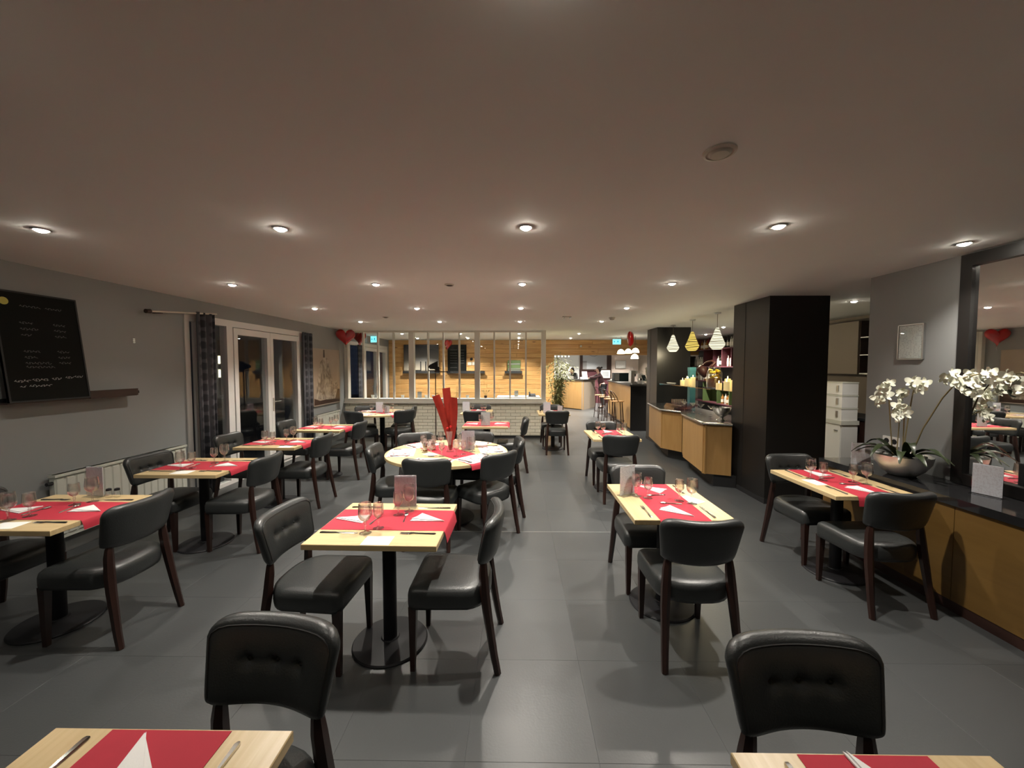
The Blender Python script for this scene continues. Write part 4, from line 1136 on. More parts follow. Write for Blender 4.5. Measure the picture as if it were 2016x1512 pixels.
# stems in bowl coordinates (x to the wall, -y to the viewer)
spray([(-.05, .03, .15), (-.075, .035, .40), (-.10, .03, .62), (-.13, 0, .74), (-.20, -.03, .76)], .0045, [(-.13, .0, .755), (-.17, -.01, .70), (-.21, -.03, .72), (-.23, -.02, .64), (-.21, .0, .60), (-.18, -.03, .665), (-.24, -.05, .68)])
spray([(-.02, -.02, .15), (-.03, -.03, .35), (-.05, -.05, .50), (-.10, -.08, .55)], .0045, [(-.06, -.06, .545), (-.10, -.08, .56), (-.13, -.07, .53), (-.09, -.10, .52), (-.15, -.09, .50), (-.11, -.06, .575)])
spray([(.02, .02, .15), (.03, .0, .45), (.04, -.02, .68), (.03, -.05, .76), (-.02, -.08, .76)], .0045, [(.03, -.05, .78), (.0, -.07, .75), (-.03, -.08, .77), (.05, -.04, .73), (.02, -.09, .71), (.06, -.08, .76)])
spray([(.03, -.03, .15), (.05, -.10, .40), (.08, -.20, .65), (.09, -.30, .80), (.09, -.45, .85), (.08, -.62, .78)], .005,
      [(.08, -.22, .80), (.09, -.27, .84), (.07, -.30, .77), (.10, -.34, .80), (.08, -.37, .84), (.07, -.40, .77), (.09, -.44, .81), (.08, -.49, .85), (.07, -.53, .79), (.08, -.58, .82), (.07, -.63, .77), (.06, -.68, .75), (.08, -.34, .72), (.09, -.40, .70)])
spray([(.0, .05, .15), (.02, .06, .40), (.0, .05, .60), (-.03, .0, .66)], .004, [(-.03, .0, .67), (-.05, -.02, .645), (-.01, .02, .68)])
for p in ((-.16, -.1, .46), (-.12, -.08, .46), (-.25, -.04, .57), (.07, -.71, .73), (.06, -.74, .71), (-.08, -.04, .62)): link('bud', BUD, t, p)

# ------------------------------------------------------------------ service alcove
t = thing('under_counter_fridge', 'white under-counter fridge in the service alcove', 'fridge', (4.92, 5.86, 0))
MB().box(0, .24, 0, .62, .04, .80).obj('body', 'white', t)
MB().box(-.012, -.001, .01, .61, .06, .79).obj('fridge_door', 'white', t)
MB().box(-.02, .25, -.015, .63, .80, .86).obj('fridge_top', 'cream', t)
MB().box(-.022, -.012, .05, .12, .70, .71).obj('handle', 'brushed', t)
MB().box(.0, .24, .02, .60, 0, .04).obj('foot_strip', 'blackmat', t)
for k, l in enumerate(('bottom', 'middle', 'top')):
    t = thing('storage_box', f'white storage box, {l} of the stack on the alcove fridge', 'box', (4.91, 5.86, .862 + k*.196), 0, 'stacked white storage boxes')
    MB().box(0, .24, 0, .58, 0, .19).obj('body', 'white', t)
    MB().box(-.004, .244, -.004, .584, .172, .193).obj('lid', 'cream', t)
    MB().box(-.010, -.001, .06, .10, .05, .14).obj('latch', 'brushed', t)
t = thing('wall_cabinet', 'brown wall cabinet with open glass shelves in the alcove', 'cabinet', (5.5, 5.6, 1.56))
MB().box(0, .02, .70, 1.75, 0, .86).obj('cabinet_door', 'taupe', t)
MB().box(.02, .30, .68, 1.75, 0, .86).obj('body', 'darkwood', t)
MB().box(0, .30, .0, .66, 0, .02).obj('shelf', 'brushed', t); MB().box(0, .30, .0, .66, .30, .315).obj('shelf', 'brushed', t); MB().box(0, .30, .0, .66, .58, .595).obj('shelf', 'brushed', t)
MB().box(.285, .30, .0, .66, 0, .86).obj('back_panel', 'wall', t)
for k, (yy, zz) in enumerate([(.12+.09*j, .02) for j in range(6)] + [(.12+.09*j, .315) for j in range(6)]):
    o = tag(link('stacked_tumbler', tumbler, None, (5.62, 5.6+yy, 1.56+zz)), f'clear tumbler on the {"lowest" if k < 6 else "middle"} shelf of the alcove cabinet, {ORD[k % 6]} from the near end', 'glass', 'tumblers in the alcove cabinet')
t = thing('alcove_cabinet', 'low dark brown cabinet beside the alcove fridge', 'cabinet', (5.22, 5.75, 0))
MB().box(0, .56, 0, 1.0, 0, .86).obj('body', 'darkwood', t); MB().box(-.01, .57, -.01, 1.01, .86, .90).obj('cabinet_top', 'blackmat', t)

# ------------------------------------------------------------------ bar counter between the pillars
t = thing('bar_counter', 'zigzag bar counter with honey wood front and polished metal top', 'bar counter', (0, 0, 0))
BZ = .90
PB = [(2.835, 8.34), (2.65, 7.13), (2.885, 6.77), (2.75, 6.43), (2.61, 5.40), (2.945, 5.265)]
seg = [(0, 1), (1, 2), (3, 4), (4, 5)]
for a, b in seg:
    (xa, ya), (xb, yb) = PB[a], PB[b]
    d = Vector((xb-xa, yb-ya, 0)).normalized(); n = Vector((-d.y, d.x, 0)) if True else None
    if n.x < 0: n = -n
    ins = .03
    p = [(xa+n.x*ins, ya+n.y*ins), (xb+n.x*ins, yb+n.y*ins), (xb+n.x*(ins+.02), yb+n.y*(ins+.02)), (xa+n.x*(ins+.02), ya+n.y*(ins+.02))]
    MB().prism(p, .17, BZ-.035).obj('front_panel', 'beech', t)
(xa, ya), (xb, yb) = PB[2], PB[3]
MB().prism([(xa+.03, ya), (xb+.035, yb+.0), (xb+.06, yb), (xa+.05, ya)], .17, BZ-.035).obj('front_panel', 'beech', t)
inner = [(x+.06, y) for x, y in PB]
MB().prism(PB + [(3.02, 5.455), (3.45, 5.455), (3.45, 8.36), (2.99, 8.36)], BZ-.03, BZ).obj('counter_top', 'bartop', t)
MB().prism([(x+.16, y) for x, y in PB] + [(3.4, 5.46), (3.4, 8.3)], 0, .17).obj('plinth', 'blackmat', t)
rim = MB()
for a, b in ((0, 1), (1, 2), (2, 3), (3, 4), (4, 5)):
    rim.tube([(PB[a][0], PB[a][1], BZ-.012), (PB[b][0], PB[b][1], BZ-.012)], .014, 8)
rim.obj('edge_rim', 'steel', t, True)

t = thing('glass_bar_shelf', 'long clear glass shelf between the black pillars', 'shelf', (3.06, 0, 1.315))
MB().box(0, .26, 5.45, 8.38, 0, .012).obj('shelf_glass', 'acrylic', t)
for y in (5.47, 8.36): MB().box(.02, .24, y-.012, y+.012, -.025, -.0005).obj('shelf_bracket', 'steel', t)
SHZ = 1.328
def candle(x, y, h, r, label):
    t = thing('candle', label, 'candle', (x, y, SHZ), 0, 'glowing pillar candles')
    MB().lathe([(.002, 0), (r, 0), (r, h-.006), (r*.9, h), (r*.5, h-.006), (.002, h-.008)], 16).obj('wax', 'wax', t, True, 50)
    MB().lathe([(.002, h-.008), (.006, h+.004), (.008, h+.016), (.004, h+.034), (.001, h+.042)], 8).obj('flame', 'flame', t, True)
for x, y, h, l in ((3.14, 7.33, .10, 'shortest candle of the left group'), (3.19, 7.22, .13, 'middle candle of the left group'), (3.23, 7.10, .16, 'tall candle of the left group'), (3.13, 7.12, .14, 'front candle of the left group')):
    candle(x, y, h, .042, f'glowing pillar candle on the glass shelf, {l}')
for x, y, h, l in ((3.12, 5.98, .10, 'pale short candle of the right group'), (3.21, 5.90, .17, 'tallest candle of the right group'), (3.24, 5.80, .15, 'candle at the back of the right group'), (3.13, 5.78, .13, 'candle nearest the near pillar')):
    candle(x, y, h, .042, f'glowing pillar candle on the glass shelf, {l}')
t = thing('citrus_jar', 'big glass jar of yellow citrus slices on the glass shelf', 'jar', (3.2, 6.28, SHZ))
MB().lathe([(.002, .006), (.10, 0), (.115, .01), (.118, .25), (.09, .31), (.088, .33), (.10, .345), (.094, .345), (.082, .325), (.085, .305), (.112, .245), (.108, .014), (.002, .012)], 24).obj('jar_body', 'glass', t, True, 60)
rj = random.Random(2)
MB().lathe([(.002, .02), (.095, .02), (.098, .16), (.06, .17), (.002, .17)], 18).obj('syrup', 'bottle_amber', t, True)
for k in range(26):
    a = rj.uniform(0, 2*PI); r = rj.uniform(.02, .075)
    MB().sphere((r*math.cos(a), r*math.sin(a), rj.uniform(.17, .31)), (.028, .028, .014), 8, 5).obj('citrus_slice', 'citrus', t, True, loc=(0, 0, 0))
t = thing('dried_flower', 'dark red dried flower with curled tail on a thin stem at the bar', 'ornament', (3.18, 6.55, SHZ))
MB().tube([(0, 0, 0), (0, 0, .006), (0, 0, .012)], [.04, .04, .004], 14).obj('foot', 'rust', t, True)
MB().tube([(0, 0, .01), (0, .01, .22)], .004, 6).obj('stem', 'rust', t, True)
MB().tube([(0, .01, .17), (-.01, .03, .24), (-.03, .07, .31), (-.03, .11, .37)], [.018, .065, .085, .02], 12).obj('flower_head', 'dryflower', t, True, 80)
MB().tube([(-.02, .08, .36), (.02, .0, .43), (.07, -.09, .45), (.09, -.15, .42), (.05, -.12, .36), (.02, -.06, .27)], [.012, .014, .02, .022, .028, .02], 8).obj('curled_tail', 'dryflower', t, True, 80)
t = thing('teal_box', 'tall teal cardboard box standing on the bar', 'box', (3.40, 7.52, BZ))
MB().box(-.06, .05, -.05, .05, 0, .75).obj('box_body', 'teal', t)
MB().box(-.064, .054, -.054, .054, .70, .77).obj('lid', 'teal', t)
t = thing('white_tray', 'long white oval tray on the glass shelf by the far pillar', 'tray', (3.16, 7.92, SHZ))
MB().rings([[(x*.05*s, y*.20*s, z) for x, y in [(math.cos(a*PI/10), math.sin(a*PI/10)) for a in range(20)]] for s, z in ((.8, 0), (1, .012), (1.02, .024), (.95, .022), (.8, .008))]).obj('tray_body', 'white', t, True)
MB().box(-.012, .012, -.27, -.20, .010, .018).obj('tray_handle', 'metalblack', t)
for k in range(3):
    t = thing('plastic_tray', f'lilac plastic bar tray, number {("bottom", "middle", "top")[k]} of the stack on the bar'.replace('number ', ''), 'tray', (3.02, 7.25 - .08*k, BZ + .002 + k*.034), .1*k, 'lilac trays')
    MB().box(-.16, .16, -.24, .24, 0, .006).obj('tray_base', 'lilac', t)
    f = MB(); f.box(-.16, -.154, -.24, .24, .006, .03); f.box(.154, .16, -.24, .24, .006, .03); f.box(-.154, .154, -.24, -.234, .006, .03); f.box(-.154, .154, .234, .24, .006, .03)
    f.obj('tray_rim', 'lilac', t)
for k, (dx, dy) in enumerate(((-.08, .1), (.0, .1), (.08, .1), (-.08, .19), (.0, .19), (.08, .19))):
    tag(link('bar_tumbler', tumbler, None, (3.05+dx, 7.13+dy, BZ+.002+2*.034+.008)), f'clear tumbler stacked on the lilac bar trays, {"near" if k < 3 else "far"} row, {("left", "middle", "right")[k % 3]}', 'glass', 'tumblers on the bar trays')
mart = MB().lathe([(.002, .003), (.034, 0), (.034, .002), (.006, .008), (.0035, .02), (.0035, .09), (.008, .10), (.055, .155), (.056, .157), (.0535, .156), (.005, .103), (.002, .102)], 18).mesh('martini_glass', 'glass', True, 60)
for k, (x, y, l) in enumerate(((2.98, 6.86, 'farthest'), (3.02, 6.62, 'second from the far side'), (3.04, 6.38, 'third from the far side'), (3.08, 6.12, 'nearest the steel bowl'))):
    tag(link('martini_glass', mart, None, (x, y, BZ+.001)), f'martini glass standing on the bar, {l}', 'martini glass', 'martini glasses on the bar')
t = thing('steel_bowl', 'shiny footed steel punch bowl on the bar by the near pillar', 'bowl', (2.98, 5.62, BZ+.001))
MB().lathe([(.002, .004), (.07, 0), (.072, .004), (.03, .03), (.03, .045), (.075, .08), (.115, .14), (.13, .19), (.127, .19), (.11, .142), (.07, .086), (.002, .075)], 28).obj('bowl_body', 'steel', t, True, 60)
for s in (-1, 1): MB().tube([(s*.128, -.03, .17), (s*.15, -.02, .165), (s*.15, .02, .165), (s*.128, .03, .17)], .005, 6).obj('bowl_handle', 'steel', t, True)

# pendant lamps over the bar
def pendant(label, x, y, ztop, mat):
    t = thing('pendant_lamp', label, 'pendant lamp', (x, y, CEIL), 0, 'string pendant lamps over the bar')
    MB().lathe([(.002, 0), (.05, 0), (.05, -.012), (.02, -.02), (.002, -.021)], 18).obj('canopy', 'brushed', t, True)
    dz = ztop - CEIL
    MB().tube([(0, 0, -.02), (0, 0, dz)], .004, 6).obj('cord', 'wire', t)
    pr = [(.022, 0), (.035, -.03), (.06, -.11), (.095, -.20), (.119, -.255), (.105, -.29), (.07, -.335), (.055, -.34)]
    sh = MB().lathe([(r, dz+z) for r, z in pr], 22).obj('lamp_shade', mat, t, True, 30)
    # wound cord: tilted rings around the shade
    import bisect
    rr = random.Random(int(y*100)); wz = MB()
    def rad(z):
        z = max(-.339, min(-.001, z))
        for (r0, z0), (r1, z1) in zip(pr[:-1], pr[1:]):
            if z1 <= z <= z0: return r0 + (r1-r0)*(z0-z)/(z0-z1)
        return .05
    z = -.012
    while z > -.33:
        tilt = rr.uniform(-.012, .012); ph = rr.uniform(0, 6)
        P = [((rad(z+tilt*math.sin(a*2*PI/22+ph))+.0015)*math.cos(a*2*PI/22), (rad(z+tilt*math.sin(a*2*PI/22+ph))+.0015)*math.sin(a*2*PI/22), dz+z+tilt*math.sin(a*2*PI/22+ph)) for a in range(23)]
        wz.tube(P, rr.uniform(.0028, .0050), 4, cap=False); z -= rr.uniform(.018, .026)
    wz.obj('wound_cord', 'wire', sh)
    d = bpy.data.lights.new('pendant_bulb', 'POINT'); d.energy = 6; d.color = (1.0, .85, .55); d.shadow_soft_size = .04
    b = bpy.data.objects.new('bulb', d); COL.objects.link(b); b.parent = t; b.location = (0, 0, dz-.38)
pendant('glowing white string pendant lamp nearest the far pillar', 3.19, 7.94, 2.325, 'shade')
pendant('glowing yellow string pendant lamp between the two white ones', 3.178, 7.05, 2.31, 'shadey')
pendant('glowing white string pendant lamp nearest the near pillar', 3.168, 6.16, 2.295, 'shade')

# back bar shelving along the far side
t = thing('back_bar_shelving', 'tall back bar shelving with red and green niches', 'shelving', (5.42, 9.3, 0))
L = 2.9
MB().box(.30, .36, 0, L, 0, 2.5).obj('back_board', 'blackmat', t)
for z in (.66, 1.255, 1.665, 2.155): MB().box(0, .30, 0, L, z, z+.03).obj('shelf', 'maroon', t)
nich = [(.0, .55, 'red', 1.695), (.55, 1.0, 'brightred', 1.695), (1.0, 1.45, 'red', 1.695), (1.45, 2.0, 'orange', 1.695), (2.0, 2.9, 'blackmat', 1.695),
        (.0, .8, 'green', 2.185), (.8, 1.7, 'blackmat', 2.185), (1.7, 2.35, 'red', 2.185), (2.35, 2.9, 'red', 2.185), (0, .6, 'green', .69), (.6, 1.2, 'green', .69), (1.2, 2.0, 'green', .69), (2.0, 2.9, 'blackmat', .69), (0, 2.9, 'blackmat', 1.285)]
for a, b, mt, z in nich:
    h = .45 if z == 1.695 else .31 if z == 2.185 else .555 if z == .69 else .37
    MB().box(.285, .298, a+.01, b-.01, z, z+h).obj('niche_back', mt, t)
for y, z0, z1 in ((.55, 1.695, 2.155), (1.0, 1.695, 2.155), (1.45, 1.695, 2.155), (2.0, 1.695, 2.155), (1.7, 2.185, 2.5), (2.35, 2.185, 2.5), (.6, .69, 1.255), (1.2, .69, 1.255), (2.0, .69, 1.255)):
    MB().box(.01, .298, y-.012, y+.012, z0, z1).obj('divider', 'green' if z0 < 1 else 'maroon', t)
def bottle_proto(mat, h, r):
    P = Proto()
    P.part('bottle_body', MB().lathe([(.002, .003), (r, 0), (r, h*.58), (r*.75, h*.68), (r*.34, h*.76), (r*.32, h*.93)], 10).mesh('bottle_body', mat, True, 50))
    P.part('bottle_label', MB().lathe([(r*1.015, h*.16), (r*1.015, h*.46)], 10).mesh('bottle_label', 'labelpaper', True))
    P.part('cap', MB().lathe([(r*.37, h*.92), (r*.37, h), (.002, h)], 8).mesh('cap', 'metalblack', True))
    return P
BP = [bottle_proto('bottle_dark', .31, .038), bottle_proto('bottle_clear', .30, .036), bottle_proto('bottle_amber', .27, .040)]
rb = random.Random(6)
def bottles(y0, y1, n, z, where, kinds, x=5.52):
    for k in range(n):
        i = rb.choice(kinds)
        nm = ('dark', 'pale', 'amber')[i]
        BP[i].place('bottle', f'{nm} bottle on the {where}, {ORD[k]} from the near end', 'bottle', (x + rb.uniform(-.03, .04), 9.3 + y0 + (y1-y0)*(k+.5)/n, z), rb.uniform(0, 6), f'{nm} bottles on the {where}')
bottles(2.03, 2.85, 7, 1.695, 'middle back bar shelf', [1])
bottles(1.03, 1.40, 3, 1.695, 'middle back bar shelf, red niche', [0, 1])
bottles(.58, .95, 3, 1.695, 'middle back bar shelf, bright red niche', [1, 0])
bottles(.10, 1.65, 11, 2.185, 'top back bar shelf', [0, 1, 0])
bottles(1.75, 2.3, 4, 2.185, 'top back bar shelf, red niche', [1, 2])
bottles(2.4, 2.85, 3, 2.185, 'top back bar shelf, end niche', [1])
bottles(1.3, 2.8, 11, 1.285, 'lower back bar shelf', [1, 1, 2])
bottles(.65, 1.15, 4, .69, 'lowest back bar shelf, green niche', [0, 2, 1])
# a glass-fronted door at the end of the shelving
t = thing('glass_cooler', 'narrow glass-fronted bottle cooler at the end of the back bar', 'cooler', (5.0, 11.95, 0))
MB().box(0, .5, 0, .28, 0, 2.0).obj('body', 'black', t); MB().box(.02, .48, -.014, -.001, .1, 1.95).obj('glass_door', 'pane', t)
MB().box(0, .02, -.02, 0, .1, 1.95).box(.48, .5, -.02, 0, .1, 1.95).obj('door_frame', 'brushed', t)
# ------------------------------------------------------------------ tall coffee counter with stools
t = thing('tall_counter', 'tall bar counter with wood front and black end behind the stools', 'bar counter', (0, 0, 0))
CZ = 1.21
MB().prism([(2.99, 10.06), (3.60, 10.06), (3.85, 13.6), (3.24, 13.6)], .0, CZ-.04).obj('carcass', 'black', t)
MB().prism([(2.975, 10.06), (2.99, 10.06), (3.24, 13.6), (3.225, 13.6)], .06, CZ-.04).obj('front_panel', 'beech', t)
MB().prism([(2.96, 10.045), (3.60, 10.045), (3.60, 10.06), (2.96, 10.06)], .0, CZ-.04).obj('end_panel', 'black', t)
MB().prism([(2.93, 10.02), (3.64, 10.02), (3.89, 13.64), (3.18, 13.64)], CZ-.04, CZ).obj('counter_top', 'black', t)
MB().prism([(2.928, 10.017), (3.62, 10.017), (3.62, 10.02), (2.928, 10.02)], CZ-.04, CZ).obj('edge_strip', 'steel', t)

stoolP = Proto()
stoolP.part('seat', MB().lathe([(.002, .735), (.165, .735), (.175, .742), (.175, .752), (.165, .760), (.002, .756)], 24).mesh('seat', 'stoolseat', True, 40))
for k in range(4):
    a = PI/4 + k*PI/2
    stoolP.part('leg', MB().tube([(.135*math.cos(a), .135*math.sin(a), .74), (.205*math.cos(a), .205*math.sin(a), 0)], [.013, .011], 6).mesh('leg', 'rust', True))
stoolP.part('foot_ring', MB().tube([(.185*math.cos(k*PI/8), .185*math.sin(k*PI/8), .22) for k in range(17)], .008, 6).mesh('foot_ring', 'rust', True))
bk = [(.165*math.cos(a), .165*math.sin(a)) for a in [math.radians(d) for d in range(130, 231, 10)]]
hoop = [(-.02, .165, .745), (-.06, .172, .86), (-.14, .13, .985), (-.185, .06, 1.02), (-.195, 0, 1.03), (-.185, -.06, 1.02), (-.14, -.13, .985), (-.06, -.172, .86), (-.02, -.165, .745)]
stoolP.part('back_hoop', MB().tube(hoop, .010, 6).mesh('back_hoop', 'rust', True))
for yy in (-.06, 0, .06): stoolP.part('back_spindle', MB().tube([(-.155, yy, .745), (-.19, yy, 1.02)], .006, 5).mesh('back_spindle', 'rust', True))
for k, (x, y, l) in enumerate(((2.72, 10.42, 'nearest the viewer'), (2.71, 11.2, 'second from the viewer'), (2.72, 11.95, 'third from the viewer'), (2.74, 12.7, 'farthest from the viewer'))):
    stoolP.place('bar_stool', f'brown metal bar stool with curved back at the tall counter, {l}', 'bar stool', (x, y, 0), .08*k, 'brown bar stools')

# cluster of glass dome lamps over the tall counter
for k, (x, y, z, l) in enumerate(((2.91, 10.85, 2.04, 'left'), (3.10, 10.8, 2.05, 'middle'), (3.285, 10.75, 2.07, 'right'), (3.22, 10.6, 1.90, 'lowest'))):
    t = thing('dome_lamp', f'bright white glass dome lamp over the tall counter, {l} of the cluster', 'pendant lamp', (x, y, CEIL), 0, 'glass dome lamps')
    d = z - CEIL
    MB().lathe([(.018, d+.13), (.05, d+.118), (.085, d+.08), (.10, d+.03), (.105, d), (.098, d), (.09, d+.03), (.002, d+.035)], 20).obj('dome', 'dome', t, True, 50)
    MB().lathe([(.002, d+.165), (.016, d+.16), (.02, d+.13), (.002, d+.128)], 12).obj('socket', 'wire', t, True)
    MB().tube([(0, 0, d+.16), (0, 0, 0)], .004, 6).obj('cord', 'wire', t)
# machines on the tall counter
t = thing('coffee_machine', 'steel coffee machine on the tall counter', 'coffee machine', (3.27, 10.85, CZ))
MB().box(-.10, .06, -.13, .13, 0, .05).obj('base', 'brushed', t); MB().box(-.10, .0, -.12, .12, .05, .36).obj('body', 'brushed', t)
MB().box(-.02, .08, -.12, .12, .27, .36).obj('brew_head', 'brushed', t); MB().tube([(.04, 0, .27), (.04, 0, .20)], [.03, .024], 12).obj('portafilter', 'metalblack', t, True)
MB().lathe([(.05, .36), (.06, .37), (.035, .46), (.002, .462)], 14).obj('bean_hopper', 'acrylic', t, True, loc=(-.04, 0, 0))
t = thing('bean_grinder', 'pale coffee grinder beside the coffee machine', 'grinder', (3.40, 10.65, CZ))
MB().box(-.05, .05, -.07, .07, 0, .28).obj('body', 'white', t); MB().lathe([(.03, .28), (.055, .33), (.055, .36), (.002, .362)], 14).obj('hopper', 'acrylic', t, True); MB().box(-.03, .03, -.09, -.07, .1, .16).obj('chute', 'metalblack', t)
t = thing('microwave', 'black microwave at the far end of the tall counter', 'microwave', (3.40, 12.6, CZ))
MB().box(-.26, .26, -.17, .17, 0, .27).obj('body', 'metalblack', t); MB().box(-.10, .25, -.185, -.17, .02, .25).obj('oven_door', 'screenlit', t); MB().box(-.25, -.11, -.182, -.17, .02, .25).obj('control_panel', 'brushed', t)
t = thing('till_tablet', 'dark till tablet tilted on a white stand on the tall counter', 'tablet', (3.37, 10.30, CZ), .25)
MB().box(-.07, .07, -.05, .05, 0, .012).obj('stand_foot', 'white', t)
MB().obox((0, .0, .10), (.025, .02, .18), 0, -.35).obj('stand_arm', 'white', t)
MB().obox((0, -.02, .17), (.13, .015, .19), 0, -.55).obj('tablet_case', 'white', t)
MB().obox((0, -.0285, .174), (.115, .004, .165), 0, -.55).obj('display', 'screenlit', t)
for x, y, l in ((3.20, 10.16, 'left'), (3.40, 10.13, 'right')):
    tag(link('martini_glass', mart, None, (x, y, CZ+.001)), f'martini glass at the end of the tall counter, {l} one', 'martini glass', 'martini glasses on the tall counter')
tag(MB().box(-.13, .13, -.05, .05, 0, .025).obj('drip_tray', 'brushed', loc=(3.16, 10.2, CZ+.0005)), 'flat steel tray on the end of the tall counter', 'tray')
t = thing('white_notepad_stack', 'stack of white papers at the far end of the tall counter', 'paper', (3.32, 13.2, CZ)); MB().box(-.1, .1, -.14, .14, 0, .05).obj('paper_block', 'white', t)
t = thing('counter_orchid', 'small white orchid pot on the tall counter by the pillar', 'plant', (3.50, 10.30, CZ))
MB().lathe([(.002, .002), (.04, 0), (.055, .09), (.05, .09), (.002, .08)], 14).obj('pot', 'white', t, True)
for az in (0, 1.3, 2.5, 3.9, 5.0): leaf(t, (0, 0, .08), az, .13, .05, .02)
for dx, dy in ((-.04, -.03), (.03, .0)):
    MB().tube([(0, 0, .08), (dx*.6, dy, .28), (dx*1.6, dy*1.5, .40)], .003, 5).obj('stem', 'stem', t, True)
    for j in range(4):
        o = link('flower', FL, t, (dx*(1+.5*j*.4), dy*1.2, .26+.05*j)); o.rotation_euler = (0, .3*j, -.3)

# ------------------------------------------------------------------ reception
t = thing('reception_desk', 'angled reception desk with wood front and dark side', 'reception desk', (0, 0, 0))
RZ = 1.19
A, Bp, Cp = (1.15, 16.48), (2.54, 14.87), (3.22, 15.90)
def off(p, q, d):
    v = Vector((q[0]-p[0], q[1]-p[1], 0)).normalized(); n = Vector((-v.y, v.x, 0))
    return [(p[0], p[1]), (q[0], q[1]), (q[0]+n.x*d, q[1]+n.y*d), (p[0]+n.x*d, p[1]+n.y*d)]
MB().prism(off(A, Bp, .05), .03, RZ-.05).obj('front_panel', 'beech', t)
MB().prism(off(Bp, Cp, .05), .0, RZ-.05).obj('side_panel', 'taupe', t)
MB().prism([(1.10, 16.44), (2.54, 14.80), (3.27, 15.88), (3.0, 16.1), (2.55, 15.45), (1.35, 16.80)], RZ-.05, RZ).obj('desk_top', 'black', t)
MB().prism(off((1.2, 16.5), (2.52, 14.95), .04), 0, .03).obj('plinth', 'blackmat', t)

t = thing('grey_wall_panel', 'large grey panel with dark frame behind the reception', 'panel', (3.65, YEND-.10, 1.50))
MB().box(-.52, .62, 0, .03, .06, .76).obj('panel_face', 'screen', t)
MB().box(-.64, -.52, -.01, .035, -.6, .80).box(.62, .84, -.01, .035, -.6, .80).box(-.52, .62, -.01, .035, .76, .80).box(-.52, .62, -.01, .035, 0, .06).obj('panel_frame', 'darkwood', t)
MB().tube([(-.25, -.012, .75), (-.1, -.012, .69), (.05, -.012, .68), (.2, -.012, .74)], .006, 5).obj('hanging_cable', 'metalblack', t)
MB().box(-.52, -.33, -.012, 0, .06, .46).obj('printed_shape', 'ext_wall', t)
tag(MB().box(3.0, 4.5, YEND-.05, YEND-.001, 0, 1.5).obj('maroon_panel', 'maroon'), 'maroon lower wall panel behind the customer', 'panel')
struct(MB().box(.95+.08, 2.98, YEND-.03, YEND-.001, 0, CEIL).obj('wall_reception_panel', 'paleblue'), 'pale blue-grey wall section behind the receptionist', 'wall')
t = thing('framed_photo', 'small cream framed photo leaning behind the customer', 'picture', (4.1, 17.9, 1.16))
MB().box(-.22, .22, 0, .02, 0, .36).obj('photo_frame', 'cream', t); MB().box(-.15, .15, -.004, 0, .06, .30).obj('photo', 'screen', t)
t = thing('photo_sideboard', 'dark sideboard under the small framed photo', 'sideboard', (4.1, 17.9, 0)); MB().box(-.55, .55, -.12, .3, 0, 1.13).obj('body', 'maroon', t); MB().box(-.58, .58, -.15, .32, 1.13, 1.16).obj('top_board', 'darkwood', t)
t = thing('wall_certificate', 'grey framed certificate on the wall behind the coffee machine', 'frame', (4.95, YEND-.03, 1.60))
MB().box(-.24, .24, 0, .02, 0, .36).obj('certificate_sheet', 'paperw', t)
f = MB(); f.box(-.25, -.23, -.01, .02, -.01, .37); f.box(.23, .25, -.01, .02, -.01, .37); f.box(-.23, .23, -.01, .02, -.01, .01); f.box(-.23, .23, -.01, .02, .35, .37); f.obj('certificate_frame', 'brushed', t)
t = thing('wall_lamp', 'round pale wall lamp on the pine fascia', 'wall lamp', (2.02, YPINE-.001, 2.33))
MB().lathe([(.035, 0), (.035, .02), (.03, .045), (.002, .05)], 16).obj('globe', 'cream', t, True, rot=(PI/2, 0, 0))
t = thing('shelf_light_bar', 'bar of small bright bulbs above the reception plants', 'light bar', (2.0, 17.2, 2.17))
MB().box(-.36, .36, -.02, .02, -.015, .0).obj('rail', 'brushed', t)
for k in range(5): MB().sphere((-.3+.15*k, -.03, -.03), .028, 8, 6).obj('bulb', 'tinybulb', t, True)
MB().tube([(-.2, 0, 0), (-.2, 0, CEIL-2.17)], .005, 5).tube([(.2, 0, 0), (.2, 0, CEIL-2.17)], .005, 5).obj('hanger', 'brushed', t)
t = thing('desk_printer', 'white printer on the reception desk', 'printer', (2.05, 15.72, RZ), -.86)
MB().box(-.22, .22, -.14, .14, 0, .10).obj('body', 'white', t); MB().box(-.20, .20, -.12, .10, .10, .125).obj('lid', 'cream', t); MB().box(-.15, .15, -.16, -.14, .02, .05).obj('paper_slot', 'metalblack', t)
t = thing('desk_sign_stand', 'pink printed sheet in a stand on the reception desk corner', 'sign stand', (2.66, 15.12, RZ), .3)
MB().box(-.12, .12, -.05, .05, 0, .012).obj('foot', 'white', t); MB().obox((0, .02, .16), (.22, .006, .30), 0, -.22).obj('sheet', 'paper', t)
t = thing('desk_orchid', 'bright white flower arrangement at the left end of the reception desk', 'flowers', (1.36, 16.33, RZ))
MB().lathe([(.002, .002), (.06, 0), (.08, .12), (.074, .12), (.002, .11)], 14).obj('pot', 'white', t, True)
rq = random.Random(12)
for k in range(5): MB().tube([(0, 0, .1), (rq.uniform(-.05, .05), rq.uniform(-.05, .05), .22), (rq.uniform(-.13, .13), rq.uniform(-.1, .05), .34)], .004, 5).obj('stem', 'stem', t, True)
for k in range(16):
    o = link('flower', FL, t, (rq.uniform(-.15, .15), rq.uniform(-.12, .06), rq.uniform(.18, .40))); o.rotation_euler = (rq.uniform(-.5, .4), rq.uniform(-.6, .6), rq.uniform(-.6, .6)); o.scale = (1.5, 1.5, 1.5)
t = thing('white_telephone', 'white cup on the reception desk beside the sign stand', 'cup', (2.50, 15.05, RZ)); t.name = 'desk_cup'
